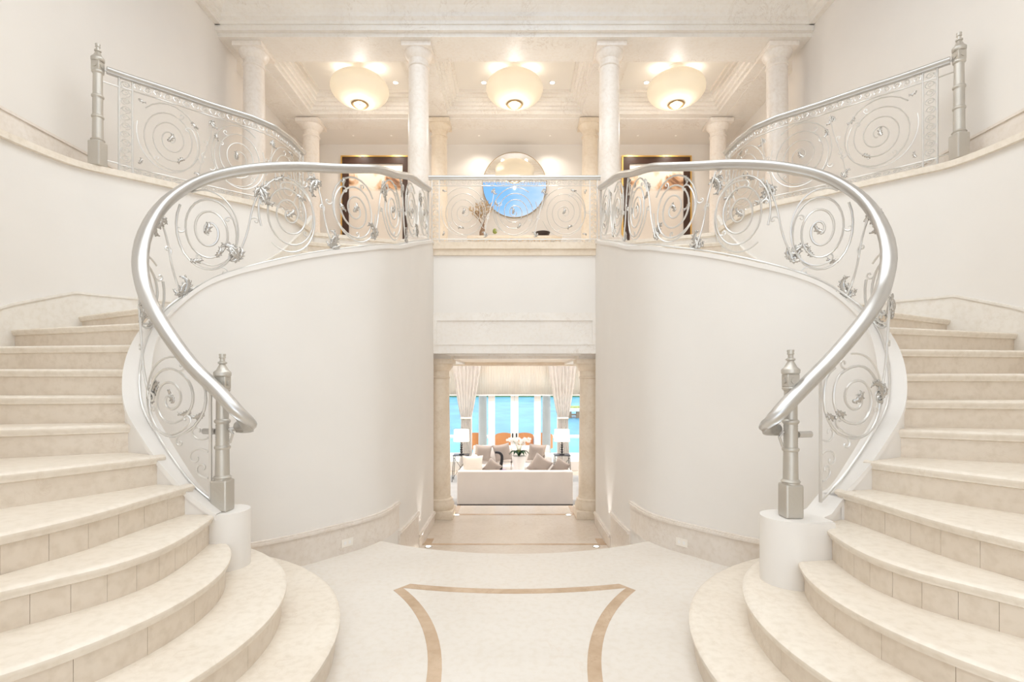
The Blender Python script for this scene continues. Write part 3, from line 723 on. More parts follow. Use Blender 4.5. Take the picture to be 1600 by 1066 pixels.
def stair_balustrade(side):
    P = catmull(INNER, 8)
    lab = {-1: 'silver scrollwork balustrade sweeping up the left staircase from its low newel post', 1: 'silver scrollwork balustrade sweeping up the right staircase from its low newel post'}[side]
    root = thing('balustrade', lab, 'balustrade', (0, 0, 0), 'silver stair balustrades')
    nx, ny, nz = (-1.90, 3.33, .735) if side < 0 else (1.685, 3.125, .7475)
    if side > 0: P = [(-1.72, 3.14, .75, 1.44), (-1.82, 3.185, .76, 1.53), (-1.93, 3.23, .80, 1.62)]+[(p[0], p[1], p[2], p[3]+(.05 if p[1] < 3.5 else .02)) for p in P[10:]]
    root.location = (nx, ny, nz)
    P = mx_(P, side)
    # handrail with a curled lower end around the newel
    if side < 0: end = [(-1.81,3.37,1.27),(-1.745,3.35,1.265),(-1.70,3.29,1.28),(-1.69,3.22,1.32),(-1.76,3.20,1.40),(-1.87,3.215,1.515),(-2.02,3.235,1.64),(-2.14,3.255,1.775),(-2.27,3.295,1.93),(-2.39,3.355,2.07)]
    else: end = [(1.61,3.17,1.27),(1.555,3.14,1.27),(1.515,3.09,1.28),(1.52,3.03,1.325),(1.62,3.04,1.43),(1.77,3.09,1.555),(1.93,3.14,1.685),(2.12,3.195,1.865),(2.28,3.26,2.025),(2.39,3.34,2.13)]
    up = [(p[0], p[1], p[3]) for p in P if p[1] > 3.42]
    path = resample(catmull(end+resample(up, 46), 5), 260)
    for _ in range(9):
        path = [path[0]]+[tuple((a+2*b+c)/4 for a, b, c in zip(path[k-1], path[k], path[k+1])) for k in range(1, len(path)-1)]+[path[-1]]
    path = [path[0]]+path[1:-1:2]+[path[-1]]
    handrail(path, root)
    bm = bmesh.new(); q = Vector(end[0]); tube(bm, [q+Vector((0,0,-.005)), Vector((nx, ny, end[0][2]-.01))], .014, 8)
    tube(bm, [Vector((nx+.05*side, ny+.01, end[0][2]-.02)), Vector((nx+.14*side, ny+.03, end[0][2]-.02))], .02, 10)
    tube(bm, [Vector((nx-.06*side, ny-.03, end[0][2]-.0)), Vector((nx-.09*side, ny-.04, end[0][2]-.03)), Vector((nx-.06*side, ny-.02, end[0][2]-.09))], .008, 6)
    obj('bracket', bm, M['rail'], root, smooth=40)
    newel(root, nx, ny, nz, 1.02)
    pn = Panel([(p[0], p[1], p[2]+.012, p[3]-.03) for p in P], root)
    L = pn.path.len
    aS = pn.path.near(1.955*side, 3.28) if side < 0 else pn.path.near(1.92, 3.22)
    pn.bar(aS, L-.02, lambda a: pn.zb(a)+.004, .008, 'bottom_bar', 120)
    pn.post(aS, pn.zb(aS), pn.zt(aS), .008)
    pn.post(L-.03, pn.zb(L-.03), pn.zt(L-.03), .012)
    at = lambda x, y: pn.path.near(x*-1*-side if side < 0 else x*-1, y)
    A = lambda x, y: pn.path.near(x if side < 0 else -x, y)
    sp = [(aS+.015, A(-2.46, 3.42)), (A(-2.5, 3.44)+.06, A(-2.64, 3.78)+.02), (A(-2.63, 3.80)+.08, A(-2.20, 4.14)), (A(-2.16, 4.16)+.06, A(-1.76, 4.56)),
          (A(-1.72, 4.60)+.08, A(-1.40, 5.12)), (A(-1.38, 5.18)+.08, A(-1.31, 5.95)), (A(-1.31, 5.98)+.08, A(-1.28, 6.75)), (A(-1.28, 6.8)+.05, L-.08)]
    st = [2.2, .4, 2.6, 3.6, .6, 2.9, 1.0, 2.0]
    for i, (a0, a1) in enumerate(sp):
        pn.spiral(a0, a1, 2.9 if i < 2 else 3.3, hand=(-1 if i % 2 else 1), start=st[i])
        if i: 
            am = (sp[i-1][1]+a0)/2; pn.sconn(am, .8, flip=1 if i % 2 else -1)
    # hooks filling the low triangle by the newel
    bm = bmesh.new(); z0 = pn.zb(aS)
    zz = pn.zb(aS+.05)
    bm.free()
    for dz, sz, hd, ang in ((.10, .085, 1, .1), (.27, .10, -1, .5), (.36, .09, 1, -.4)):
        bm = bmesh.new(); pn.curl(bm, aS+.015, zz+dz, ang, sz, hd); obj('corner_scroll', bm, M['iron'], root, smooth=60)
    return root
for s in (-1, 1): stair_balustrade(s)

def framed(root, P, spirals, top=.10, bot=.07, sidew=.12, turns=3.9):
    """balustrade with ornamental bands on all four sides"""
    pn = Panel(P, root); L = pn.path.len
    zb, zt = pn.zb, pn.zt
    pn.bar(0, L, lambda a: zb(a)+.006, .008, 'bottom_bar'); pn.bar(0, L, lambda a: zb(a)+bot, .007, 'lower_bar'); pn.bar(0, L, lambda a: zt(a)-top, .007, 'upper_bar')
    for a in (.008, sidew, L-sidew, L-.008): pn.post(a, zb(a), zt(a), .008)
    pn.border(sidew, L-sidew, lambda a: zb(a)+.01, lambda a: zb(a)+bot-.006); pn.border(sidew, L-sidew, lambda a: zt(a)-top+.006, lambda a: zt(a)-.006)
    pn.vborder(.012, sidew-.006, zb(0)+.02, zt(0)-.02); pn.vborder(L-sidew+.006, L-.012, zb(L)+.02, zt(L)-.02)
    inn = Panel([(p[0], p[1], p[2]+bot, p[3]-top) for p in P], root, .0065)
    w = (L-2*sidew)/spirals
    for i in range(spirals):
        a0 = sidew+w*i; inn.spiral(a0+.03, a0+w-.03, turns, hand=1 if i % 2 else -1, start=(2.4, .9, 3.0, .2)[i], fill=.97)
        if i < spirals-1:
            a = a0+w; hz = inn.zt(a)-inn.zb(a); bm = bmesh.new()
            pts = [inn.pt(a+.07*math.sin((t/20-.5)*PI*1.0), inn.zb(a)+hz*(.04+.92*t/20)) for t in range(21)]
            tube(bm, pts, .006, 5); inn.curl(bm, a, inn.zb(a)+hz*.55, .8, .05, 1); inn.curl(bm, a-.02, inn.zb(a)+hz*.45, 3.8, .05, 1)
            obj('stem_scroll', bm, M['iron'], root, smooth=60)
            inn.leaf(a-.05, inn.zb(a)+.04, 1.9, .75, True, 'leaf_cluster'); inn.leaf(a+.05, inn.zt(a)-.06, -1.2, .75, True, 'leaf_cluster')
    for a, z, g in ((sidew+.05, 0, .8), (sidew+.05, 1, -.8), (L-sidew-.05, 0, 2.4), (L-sidew-.05, 1, 3.9)):
        inn.leaf(a, inn.zb(a)+.06 if z == 0 else inn.zt(a)-.06, g, .9)
    return pn

# balcony balustrade
root = thing('balustrade', 'straight silver scroll balustrade across the balcony between the two stairs', 'balustrade', (0, 7.82, ZU))
P = [(-1.27+2.54*i/40, 7.82, ZU+.0, ZU+.985) for i in range(41)]
framed(root, P, 3)
handrail([(-1.31+2.62*i/20, 7.82, ZU+1.0) for i in range(21)], root, .9)
# gallery balustrades
for side in (-1, 1):
    O = Path(resample(OUTER, 200)); y0 = 5.06 if side < 0 else 4.87
    x0 = -4.14 if side < 0 else -4.17
    a0 = O.near(x0, y0); Q = [O.at(a0+.02+(O.len-.22-a0-.02)*i/120) for i in range(121)]
    Q = offset([(q[0], q[1]) for q in Q], .02)
    Q = mx_([(q[0], q[1], ZU+.02, ZU+.985) for q in Q], side)
    root = thing('balustrade', 'bowed silver gallery balustrade with tall newel high on the %s wall' % SIDE[side], 'balustrade', (Q[0][0], Q[0][1], ZU+.016), 'gallery balustrades')
    pp = Path(Q); Q2 = [pp.at(.16+(pp.len-.16)*i/100) for i in range(101)]
    framed(root, Q2, 3 if side < 0 else 3, turns=3.6)
    Q2h = [pp.at(.07+(pp.len-.05)*i/80) for i in range(81)]
    handrail([(q[0], q[1], ZU+1.0) for q in Q2h], root, .85)
    for z in (ZU+.10, ZU+.88, ZU+1.0):
        bm = bmesh.new(); tube(bm, [pp.at(0)[:2]+(z,), pp.at(.18)[:2]+(z,)], .007, 6); obj('rail_bar', bm, M['iron'], root, smooth=60)
    newel(root, Q[0][0], Q[0][1], ZU+.016, 1.22, 1.08)

# ------------------------------------------------------------------ columns
def column(x, y, z0, z1, r, mat, label, group, plinth=True):
    root = thing('column', label, 'column', (x, y, z0), group)
    hh = z1-z0; ph = .26 if z0 < 0 else .12
    bm = B(x-r*1.35, x+r*1.35, y-r*1.35, y+r*1.35, z0, z0+ph*.5, bev=.006)
    lathe([(0,ph*.5),(r*1.3,ph*.5),(r*1.34,ph*.6),(r*1.34,ph*.85),(r*1.2,ph),(r*1.22,ph+.03),(r*1.05,ph+.05),(r*1.03,ph+.08),(0,ph+.08)], (x, y, z0), 40, bm)
    obj('base', bm, mat, root, smooth=40)
    pr = [(0, ph+.05)]+[(r*(1-.12*(t/10)**1.6), ph+.05+(hh-ph-.35)*t/10) for t in range(11)]+[(0, hh-.30)]
    obj('shaft', lathe(pr, (x, y, z0), 40), mat, root, smooth=40)
    rt = r*.88
    bm = lathe([(0,hh-.31),(rt,hh-.31),(rt*1.1,hh-.30),(rt*1.12,hh-.285),(rt*1.0,hh-.27),(rt*1.0,hh-.19),(rt*1.1,hh-.18),(rt*1.2,hh-.155),(rt*1.36,hh-.12),(rt*1.45,hh-.09),(rt*1.45,hh-.07),(0,hh-.07)], (x, y, z0), 40)
    box(bm, x-rt*1.52, x+rt*1.52, y-rt*1.52, y+rt*1.52, z1-.075, z1, bev=.004)
    obj('capital', bm, mat, root, smooth=40)
for x, l in ((-4.07, 'front cream column beside the left gallery wall'), (-1.5, 'front cream column left of the balcony railing'),
             (1.48, 'front cream column right of the balcony railing'), (4.10, 'front cream column beside the right gallery wall')):
    column(x, 8.0, ZU, 6.78, .17, M['column'], l, 'front row of upper columns')
for x, l in ((-4.05, 'rear column beyond the leftmost pendant lamp'), (-1.5, 'rear column to the left of the round mirror'),
             (1.5, 'rear column to the right of the round mirror'), (4.05, 'rear column beyond the rightmost pendant lamp')):
    column(x, 10.2, ZU, 6.76, .17, M['sand'] if abs(x) < 2 else M['column'], l, 'rear row of upper columns')
for s, l in ((-1, 'veined beige column on the left of the passage opening'), (1, 'veined beige column on the right of the passage opening')):
    column(1.2*s, 8.18, ZP, 1.95, .175, M['sand'], l, 'columns of the passage opening')

# ------------------------------------------------------------------ pendant lamps and recessed lights
def light(name, kind, loc, energy, col=(1, .88, .72), **k):
    d = bpy.data.lights.new(name, kind); d.energy = energy; d.color = col
    for a, v in k.items(): setattr(d, a, v)
    o = bpy.data.objects.new(name, d); COL.objects.link(o); o.location = loc; return o
for x, l in ((-2.72, 'left ribbed dome pendant lamp with a ring at its base'), (0, 'middle ribbed dome pendant lamp above the balcony railing'), (2.84, 'right ribbed dome pendant lamp with a ring at its base')):
    y, z = 9.0, 6.74
    root = thing('pendant_lamp', l, 'lamp', (x, y, 7.11), 'pendant lamps of the upper hall')
    pr = []
    for i in range(19):
        a = -PI/2+.24+(PI-.42)*i/18; pr.append((.49*math.cos(a), .27*math.sin(a)))
    bm = bmesh.new(); n = 96; rings = []
    for r_, z_ in pr: rings.append([bm.verts.new((x+r_*(1+.018*math.cos(48*2*PI*i/n))*math.cos(2*PI*i/n), y+r_*(1+.018*math.cos(48*2*PI*i/n))*math.sin(2*PI*i/n), z+z_)) for i in range(n)])
    for A_, Q_ in zip(rings, rings[1:]):
        for i in range(n): bm.faces.new((A_[i], A_[(i+1) % n], Q_[(i+1) % n], Q_[i]))
    bmesh.ops.solidify(bm, geom=bm.faces[:], thickness=.006)
    obj('lamp_shade', bm, M['shade'], root, smooth=180)
    obj('canopy', lathe([(0,.24),(.10,.24),(.13,.27),(.14,.33),(.15,.37),(0,.37)], (x, y, z), 32), M['shade'], root, smooth=40)
    bm = lathe([(.112,-.285),(.135,-.285),(.145,-.268),(.135,-.25),(.112,-.25),(.10,-.268),(.112,-.285)], (x, y, z), 40)
    obj('bottom_ring', bm, M['brass'], root, smooth=40)
    obj('diffuser', lathe([(0,-.262),(.112,-.262),(.112,-.256),(0,-.256)], (x, y, z), 32), M['shade2'], root)
    obj('finial', lathe([(0,-.285),(.012,-.28),(.016,-.27),(0,-.26)], (x, y, z), 16), M['brass'], root, smooth=60)
    light('pendant_bulb', 'POINT', (x, y, z-.42), 11, (1, .965, .92), shadow_soft_size=.03)
    for dx in (-.3, .3): light('ceiling_fill_light', 'POINT', (x+dx, y, z+.25), 1.2, (1, .95, .88), shadow_soft_size=.03)  # added points that brighten the coffer ceiling above each pendant
for u, v, l in ((618, 129, 'recessed downlight right of the left pendant lamp'), (756, 129, 'recessed downlight left of the middle pendant lamp'),
             (863, 129, 'recessed downlight right of the middle pendant lamp'), (1010, 128, 'recessed downlight left of the right pendant lamp')):
    y = 9.42; x = (u-804)/800*y
    root = thing('downlight', l, 'light', (x, y, 7.11), 'recessed downlights')
    bm = bmesh.new(); lathe([(.042,0),(.06,0),(.06,-.008),(.042,-.008),(.042,0)], (x, y, 7.109), 24, bm); obj('trim_ring', bm, M['white'], root)
    obj('bulb', lathe([(0,-.003),(.04,-.003),(.04,0),(0,0)], (x, y, 7.109), 20), M['glow'], root)
    o = light('downlight_beam', 'SPOT', (x, y, 7.06), 75, (1, .95, .89), spot_size=1.5, spot_blend=.6, shadow_soft_size=.05)

for i, x in enumerate((-3.4, -2.6, -.75, .75, 2.6, 3.4)):
    side_ = 'left' if x < 0 else 'right'
    wh = {0: 'outer light over the left picture', 1: 'inner light over the left picture', 2: 'light left over the round mirror', 3: 'light right over the round mirror', 4: 'inner light over the right picture', 5: 'outer light over the right picture'}[i]
    root = thing('downlight', 'small ceiling %s' % wh, 'light', (x, 10.8, 6.80), 'rear wall downlights')
    obj('trim_ring', lathe([(.014,0),(.03,0),(.03,-.004),(.014,-.004),(.014,0)], (x, 10.8, 6.799), 20), M['white'], root)
    obj('bulb', lathe([(0,-.003),(.013,-.003),(.013,0),(0,0)], (x, 10.8, 6.799), 16), M['shade2'], root)
    light('downlight_beam', 'SPOT', (x, 10.8, 6.76), 28, (1, .94, .85), spot_size=2.4, spot_blend=1.0, shadow_soft_size=.05)

# ------------------------------------------------------------------ rear wall of the upper hall
for side, (u0, u1) in ((-1, (536, 640)), (1, (973, 1077))):
    y = 11.2; x0, x1 = (u0-804)/800*y, (u1-804)/800*y; z1 = 6.50; z0 = 4.45
    root = thing('framed_picture', 'large abstract picture in a dark brown and gold frame, %s of the mirror' % SIDE[side], 'picture', ((x0+x1)/2, y, z0), 'framed pictures')
    bm = bmesh.new(); f = .14
    for g in ((x0,x1,z1-f,z1),(x0,x1,z0,z0+f),(x0,x0+f,z0+f,z1-f),(x1-f,x1,z0+f,z1-f)): box(bm, g[0], g[1], y-.06, y-.003, g[2], g[3])
    obj('frame', bm, M['brown'], root)
    bm = bmesh.new(); f = .03
    for g in ((x0-f,x1+f,z1,z1+f),(x0-f,x1+f,z0-f,z0),(x0-f,x0,z0,z1),(x1,x1+f,z0,z1)): box(bm, g[0], g[1], y-.07, y-.003, g[2], g[3])
    obj('gold_edge', bm, M['gold'], root)
    obj('canvas', B(x0+.14, x1-.14, y-.03, y-.003, z0+.14, z1-.14), M['paint'], root)
root = thing('wall_mirror', 'round wall mirror in a thin frame reflecting blue sky', 'mirror', (0, 11.17, 5.88))
def disc(r0, y0, y1, r1=None, n=72):
    bm = bmesh.new(); rings = []
    for y in (y0, y1): rings.append([bm.verts.new((r0*math.cos(2*PI*i/n), y, 5.88+r0*math.sin(2*PI*i/n))) for i in range(n)])
    for i in range(n): bm.faces.new((rings[0][i], rings[0][(i+1) % n], rings[1][(i+1) % n], rings[1][i]))
    bm.faces.new(rings[0]); bm.faces.new(rings[1][::-1]); return bm
fr_ = obj('frame', disc(.70, 11.165, 11.185), M['brass'], root); mg_ = obj('mirror_glass', disc(.685, 11.155, 11.17), M['mirror'], root)
root.rotation_euler = (math.radians(3.8), 0, 0); root.location = (0, 11.125, 5.88)
root = thing('console_table', 'pale console table under the round mirror', 'table', (0, 10.95, ZU))
obj('table_top', B(-1.0, 1.0, 10.75, 11.12, 4.62, 4.68, bev=.006), M['sand'], root)
for x in (-.93, .87): 
    for y in (10.79, 11.03): obj('leg', B(x, x+.06, y, y+.06, ZU, 4.62), M['sand'], root)
root = thing('branch_vase', 'tall vase of bare blossom branches left of the mirror', 'vase', (-.68, 10.93, 4.68))
vx, vy, vz = -.68, 10.93, 4.68
obj('vase', lathe([(0,0),(.05,0),(.07,.05),(.07,.12),(.035,.2),(.03,.26),(.04,.28),(.03,.28),(.02,.2),(0,.2)], (vx, vy, vz), 24), M['bark'], root, smooth=50)
bm = bmesh.new(); bl = bmesh.new(); rng = random.Random(4)
def branch(p, d, L, r, dep):
    pts = [p]; q = p.copy(); dd = d.copy()
    for i in range(5):
        dd = (dd+Vector((rng.uniform(-.25, .25), rng.uniform(-.12, .12), rng.uniform(-.05, .2)))).normalized(); q = q+dd*L/5; pts.append(q.copy())
    tube(bm, pts, r, 5, r*.4)
    if dep:
        for k in (2, 3, 4, 5):
            s = 1 if k % 2 else -1
            branch(pts[k], (dd+Vector((s*.9, rng.uniform(-.3, .3), .1))).normalized(), L*.5, r*.5, dep-1)
    else:
        for k in (3, 5):
            bmesh.ops.create_icosphere(bl, subdivisions=1, radius=rng.uniform(.012, .024), matrix=Matrix.Translation(pts[k]) @ Matrix.Diagonal((1.4, .7, .8, 1)))
for a in (-.35, .05, .5): branch(Vector((vx, vy, vz+.24)), Vector((a, 0, 1)).normalized(), .34, .012, 2)
obj('branches', bm, M['bark'], root, smooth=60); obj('blossoms', bl, M['dryleaf'], root, smooth=60)
bm = bmesh.new(); bmesh.ops.create_icosphere(bm, subdivisions=2, radius=.05, matrix=Matrix.Translation((vx+.26, vy, vz+.14)) @ Matrix.Diagonal((1, .6, 1.2, 1)))
obj('green_tuft', bm, M['moss'], root, smooth=60)
tag(obj('bowl', lathe([(0,0),(.06,0),(.13,.05),(.16,.11),(.15,.11),(.11,.05),(0,.02)], (.60, 10.93, 4.68), 28), M['dark'], smooth=50), 'dark bowl at the right of the console table', 'bowl')

# ------------------------------------------------------------------ small fittings of hall and passage
for i, (x, y, l) in enumerate(((-1.12, 6.65, 'front left floor uplight in the passage'), (1.06, 6.65, 'front right floor uplight in the passage'),
                (-.93, 8.25, 'rear left floor uplight beside the column'), (.87, 8.25, 'rear right floor uplight beside the column'))):
    root = thing('floor_uplight', l, 'light', (x, y, ZP), 'floor uplights in the passage')
    obj('ring', lathe([(.032,0),(.05,0),(.05,.006),(.032,.006),(.032,0)], (x, y, ZP), 24), M['rail'], root)
    obj('lens', lathe([(0,0),(.031,0),(.031,.004),(0,.004)], (x, y, ZP), 20), M['glow'], root)
    o = light('uplight_beam', 'SPOT', (x+(-.05 if x < 0 else .05), y, ZP+.03), 25, (1, .97, .93), spot_size=.9, spot_blend=.5, shadow_soft_size=.03)
    o.rotation_euler = (PI, 0, 0); o.rotation_euler = (PI, (.10 if x < 0 else -.10), 0)
for side in (-1, 1):
    pn = Path(offset(mx_(catmull(INNER, 8), side), -.075*(1 if side < 0 else -1)))
    a = pn.near(1.58*side, 4.73); p = pn.at(a); q = pn.at(a+.05); t_ = Vector((q[0]-p[0], q[1]-p[1], 0)).normalized(); nn = Vector((t_.y, -t_.x, 0))
    if side > 0: nn = -nn
    c = Vector((p[0], p[1], .10)); bm = B(-.06, .06, -.004, .004, -.036, .036, bev=.002, seg=1)
    m4 = Matrix(((t_.x, nn.x, 0, c.x), (t_.y, nn.y, 0, c.y), (0, 0, 1, c.z), (0, 0, 0, 1))); bmesh.ops.transform(bm, matrix=m4, verts=bm.verts)
    root = thing('wall_outlet', 'cream wall outlet in the marble baseboard on the %s of the hall' % SIDE[side], 'outlet', c, 'baseboard outlets')
    obj('plate', bm, M['outlet'], root)
    bm = bmesh.new()
    for dx in (-.025, .025):
        box(bm, dx-.012, dx+.012, -.006, .006, -.014, .014)
    bmesh.ops.transform(bm, matrix=m4, verts=bm.verts); obj('socket', bm, M['white'], root)

# ------------------------------------------------------------------ living room
struct('ceiling_living', B(-4.5, 4.5, 10.6, 16.0, 3.2, 3.4), M['ceil'])
for s in (-1, 1):
    struct('wall_%s_living' % SIDE[s], B(min(4.3*s, 4.5*s), max(4.3*s, 4.5*s), 9.2, 16, ZL, 3.3), M['white'])
    struct('wall_%s_passage' % SIDE[s], B(min(1.6*s, 4.47*s), max(1.6*s, 4.47*s), 9.0, 9.2, ZL, 3.55), M['plaster'])
YW = 15.7
# head wall over the doors, and the glazed doors
bm = B(-4.5, 4.5, YW, YW+.2, 1.95, 3.3); box(bm, -4.5, -3.6, YW, YW+.2, ZL, 1.95); box(bm, 3.6, 4.5, YW, YW+.2, ZL, 1.95)
struct('wall_living_back', bm, M['white'])
def glazed(name, x0, x1, st=.10, handle=None):
    root = bpy.data.objects.new(name, None); COL.objects.link(root); root.location = ((x0+x1)/2, YW+.1, ZL); root['kind'] = 'structure'
    bm = bmesh.new()
    for g in ((x0, x0+st, ZL, 1.95), (x1-st, x1, ZL, 1.95), (x0+st, x1-st, ZL, ZL+.28), (x0+st, x1-st, 1.82, 1.95)): box(bm, g[0], g[1], YW+.06, YW+.12, g[2], g[3], bev=.004, seg=1)
    obj('%s_frame' % name.split('_')[0], bm, M['white'], root); obj('pane', B(x0+st, x1-st, YW+.085, YW+.092, ZL+.28, 1.82), M['glass'], root)
    if handle is not None:
        bm = B(handle-.012, handle+.012, YW+.02, YW+.05, ZL+.88, ZL+1.12, bev=.004); box(bm, handle-.02, handle+.02, YW+.045, YW+.06, ZL+.85, ZL+1.15)
        obj('door_handle', bm, M['black'], root)
glazed('door_1', -.72, -.005, .115, -.06); glazed('door_2', .005, .72, .115, .06)
for i, (x0, x1) in enumerate(((-1.40, -.72), (-2.12, -1.40), (-3.6, -2.12), (.72, 1.40), (1.40, 2.12), (2.12, 3.6))): glazed('window_%d' % (i+1), x0, x1, .09)

def wavy(name, root, pts_fn, n, rows, mat, amp, freq, th=.006):
    """pleated cloth: pts_fn(s,t) gives x,z for s across, t down"""
    bm = bmesh.new(); G = []
    for j in range(rows+1):
        t = j/rows; row = []
        for i in range(n+1):
            s = i/n; x, y, z = pts_fn(s, t); row.append(bm.verts.new((x, y+amp*math.sin(s*freq*2*PI), z)))
        G.append(row)
    for a_, b_ in zip(G, G[1:]):
        for i in range(n): bm.faces.new((a_[i], a_[i+1], b_[i+1], b_[i]))
    bmesh.ops.solidify(bm, geom=bm.faces[:], thickness=th)
    return obj(name, bm, mat, root, smooth=180)
root = thing('roman_blind', 'white pleated blind hanging over the living room doors', 'blind', (0, YW-.12, 3.1))
wavy('blind_fabric', root, lambda s, t: (-3.4+6.8*s, YW-.10, 3.1-t*1.89), 600, 2, M['cream'], .006, 95)
obj('headrail', B(-3.45, 3.45, YW-.13, YW+.0, 3.08, 3.18, bev=.005), M['white'], root)
obj('blind_hem', B(-3.4, 3.4, YW-.12, YW-.08, 1.20, 1.235, bev=.005), M['white'], root)
for s in (-1, 1):
    cx = 1.42*s
    def cf(u, t, s=s):
        z = 3.1-t*4.2
        zt = .53     # tieback height
        if z > zt:
            k = (z-zt)/(3.1-zt); k = k**.8; w = .15+.42*k*1.0; c = -1.47*-s*1 if False else 1.46*s; c += s*.1*k*-.3
        else:
            k = (zt-z)/(zt+1.1); w = .15+.05*k; c = 1.46*s
        return (c+(u-.5)*2*w, YW-.3, z)
    root = thing('curtain', 'full length cream curtain tied back on the %s of the doors' % SIDE[s], 'curtain', (cx, YW-.3, ZL), 'living room curtains')
    wavy('drape', root, cf, 160, 40, M['curtain'], .045, 7)
    obj('tieback', B(1.46*s-.165, 1.46*s+.165, YW-.36, YW-.24, .50, .56, bev=.02), M['cream'], root)

struct('floor_rug', B(-2.9, 2.9, 10.0, 14.9, ZL, ZL+.015), M['rug'])
bpy.data.objects['floor_rug'].pop('kind'); r_ = bpy.data.objects['floor_rug']; r_.name = 'rug'; tag(r_, 'large grey rug under the living room sofas', 'rug')

def cushion(x, y, z, w, h, d, rx, rz, mat, label, group=None, ry=0):
    bm = bmesh.new(); n = 12; G = []
    for side in (1, -1):
        g = []
        for j in range(n+1):
            row = []
            for i in range(n+1):
                a, b = i/n*2-1, j/n*2-1
                pin = 1-.10*(1-a*a)*abs(b)**3; pin2 = 1-.10*(1-b*b)*abs(a)**3
                t = d*.5*((1-a**4)*(1-b**4))**.5*side
                row.append(bm.verts.new((a*w/2*pin2, t, b*h/2*pin)))
            g.append(row)
        for j in range(n):
            for i in range(n): bm.faces.new((g[j][i], g[j][i+1], g[j+1][i+1], g[j+1][i]))
    bmesh.ops.remove_doubles(bm, verts=bm.verts, dist=1e-5)
    bmesh.ops.transform(bm, matrix=Matrix.Translation((x, y, z)) @ Matrix.Rotation(rz, 4, 'Z') @ Matrix.Rotation(rx, 4, 'X') @ Matrix.Rotation(ry, 4, 'Y'), verts=bm.verts)
    return tag(obj('cushion', bm, mat, None, smooth=180), label, 'cushion', group)
def sofa(cx, yb, facing, w, h, depth, label, armh):
    """yb = back plane; facing +1 seats towards +Y"""
    z = ZL+.015; f = facing; root = thing('sofa', label, 'sofa', (cx, yb+f*depth/2, z), 'living room sofas')
    Y = lambda a, b: (min(yb+f*a, yb+f*b), max(yb+f*a, yb+f*b))
    y = Y(0, .2); obj('backrest', B(cx-w/2, cx+w/2, y[0], y[1], z+.09, z+h, bev=.03, seg=3), M['sofa'], root, smooth=40)
    y = Y(.02, depth-.02); obj('plinth', B(cx-w/2+.0, cx+w/2-.0, y[0]-.015, y[1], z, z+.09), M['dark'], root)
    for s in (-1, 1):
        xs = sorted((cx+s*w/2, cx+s*(w/2-.17))); y = Y(.2, depth); obj('armrest', B(xs[0], xs[1], y[0], y[1], z+.09, z+armh, bev=.03, seg=3), M['sofa'], root, smooth=40)
    y = Y(.2, depth); obj('seat_base', B(cx-w/2+.17, cx+w/2-.17, y[0], y[1], z+.09, z+.28, bev=.01), M['sofa'], root)
    for s in (-1, 1):
        xs = sorted((cx, cx+s*(w/2-.17))); obj('seat_cushion', B(xs[0]+.005, xs[1]-.005, y[0], y[1], z+.28, z+.43, bev=.04, seg=3), M['sofa'], root, smooth=40)
        yy = Y(.2, .36); obj('back_cushion', B(xs[0]+.005, xs[1]-.005, yy[0], yy[1], z+.43, z+h-.03, bev=.05, seg=3), M['sofa'], root, smooth=40)
sofa(.01, 10.85, 1, 2.46, .80, .95, 'long off-white sofa with its plain back to the hall', .76)
sofa(-.09, 14.85, -1, 2.2, .88, .92, 'off-white sofa by the glazed doors facing the hall', .70)
fr = 'pillows on the near sofa'
cushion(-.93, 11.38, -.26, .46, .46, .18, -.25, .1, M['cream'], 'cream pillow at the left end of the near sofa', fr)
cushion(-.50, 11.40, -.31, .35, .35, .16, -.25, -.2, M['taupe'], 'taupe pillow beside the cream one on the near sofa', fr, .6)
cushion(.56, 11.38, -.26, .44, .44, .16, -.25, .1, M['taupe'], 'larger taupe pillow at the right end of the near sofa', fr, .62)
cushion(1.02, 11.40, -.30, .36, .36, .14, -.25, -.4, M['taupe'], 'smaller taupe pillow in the right corner of the near sofa', fr, .5)
fr = 'pillows on the far sofa'
cushion(-.88, 14.22, -.36, .48, .48, .18, .2, .1, M['taupe'], 'taupe pillow at the far sofa left end, against the armrest', fr, .12)
cushion(-.34, 14.20, -.34, .50, .50, .18, .22, -.2, M['taupe'], 'taupe pillow leaning right of the leftmost one on the far sofa', fr, -.2)
cushion(.62, 14.24, -.35, .50, .50, .18, .22, .15, M['taupe'], 'single taupe pillow toward the right of the far sofa', fr, .1)

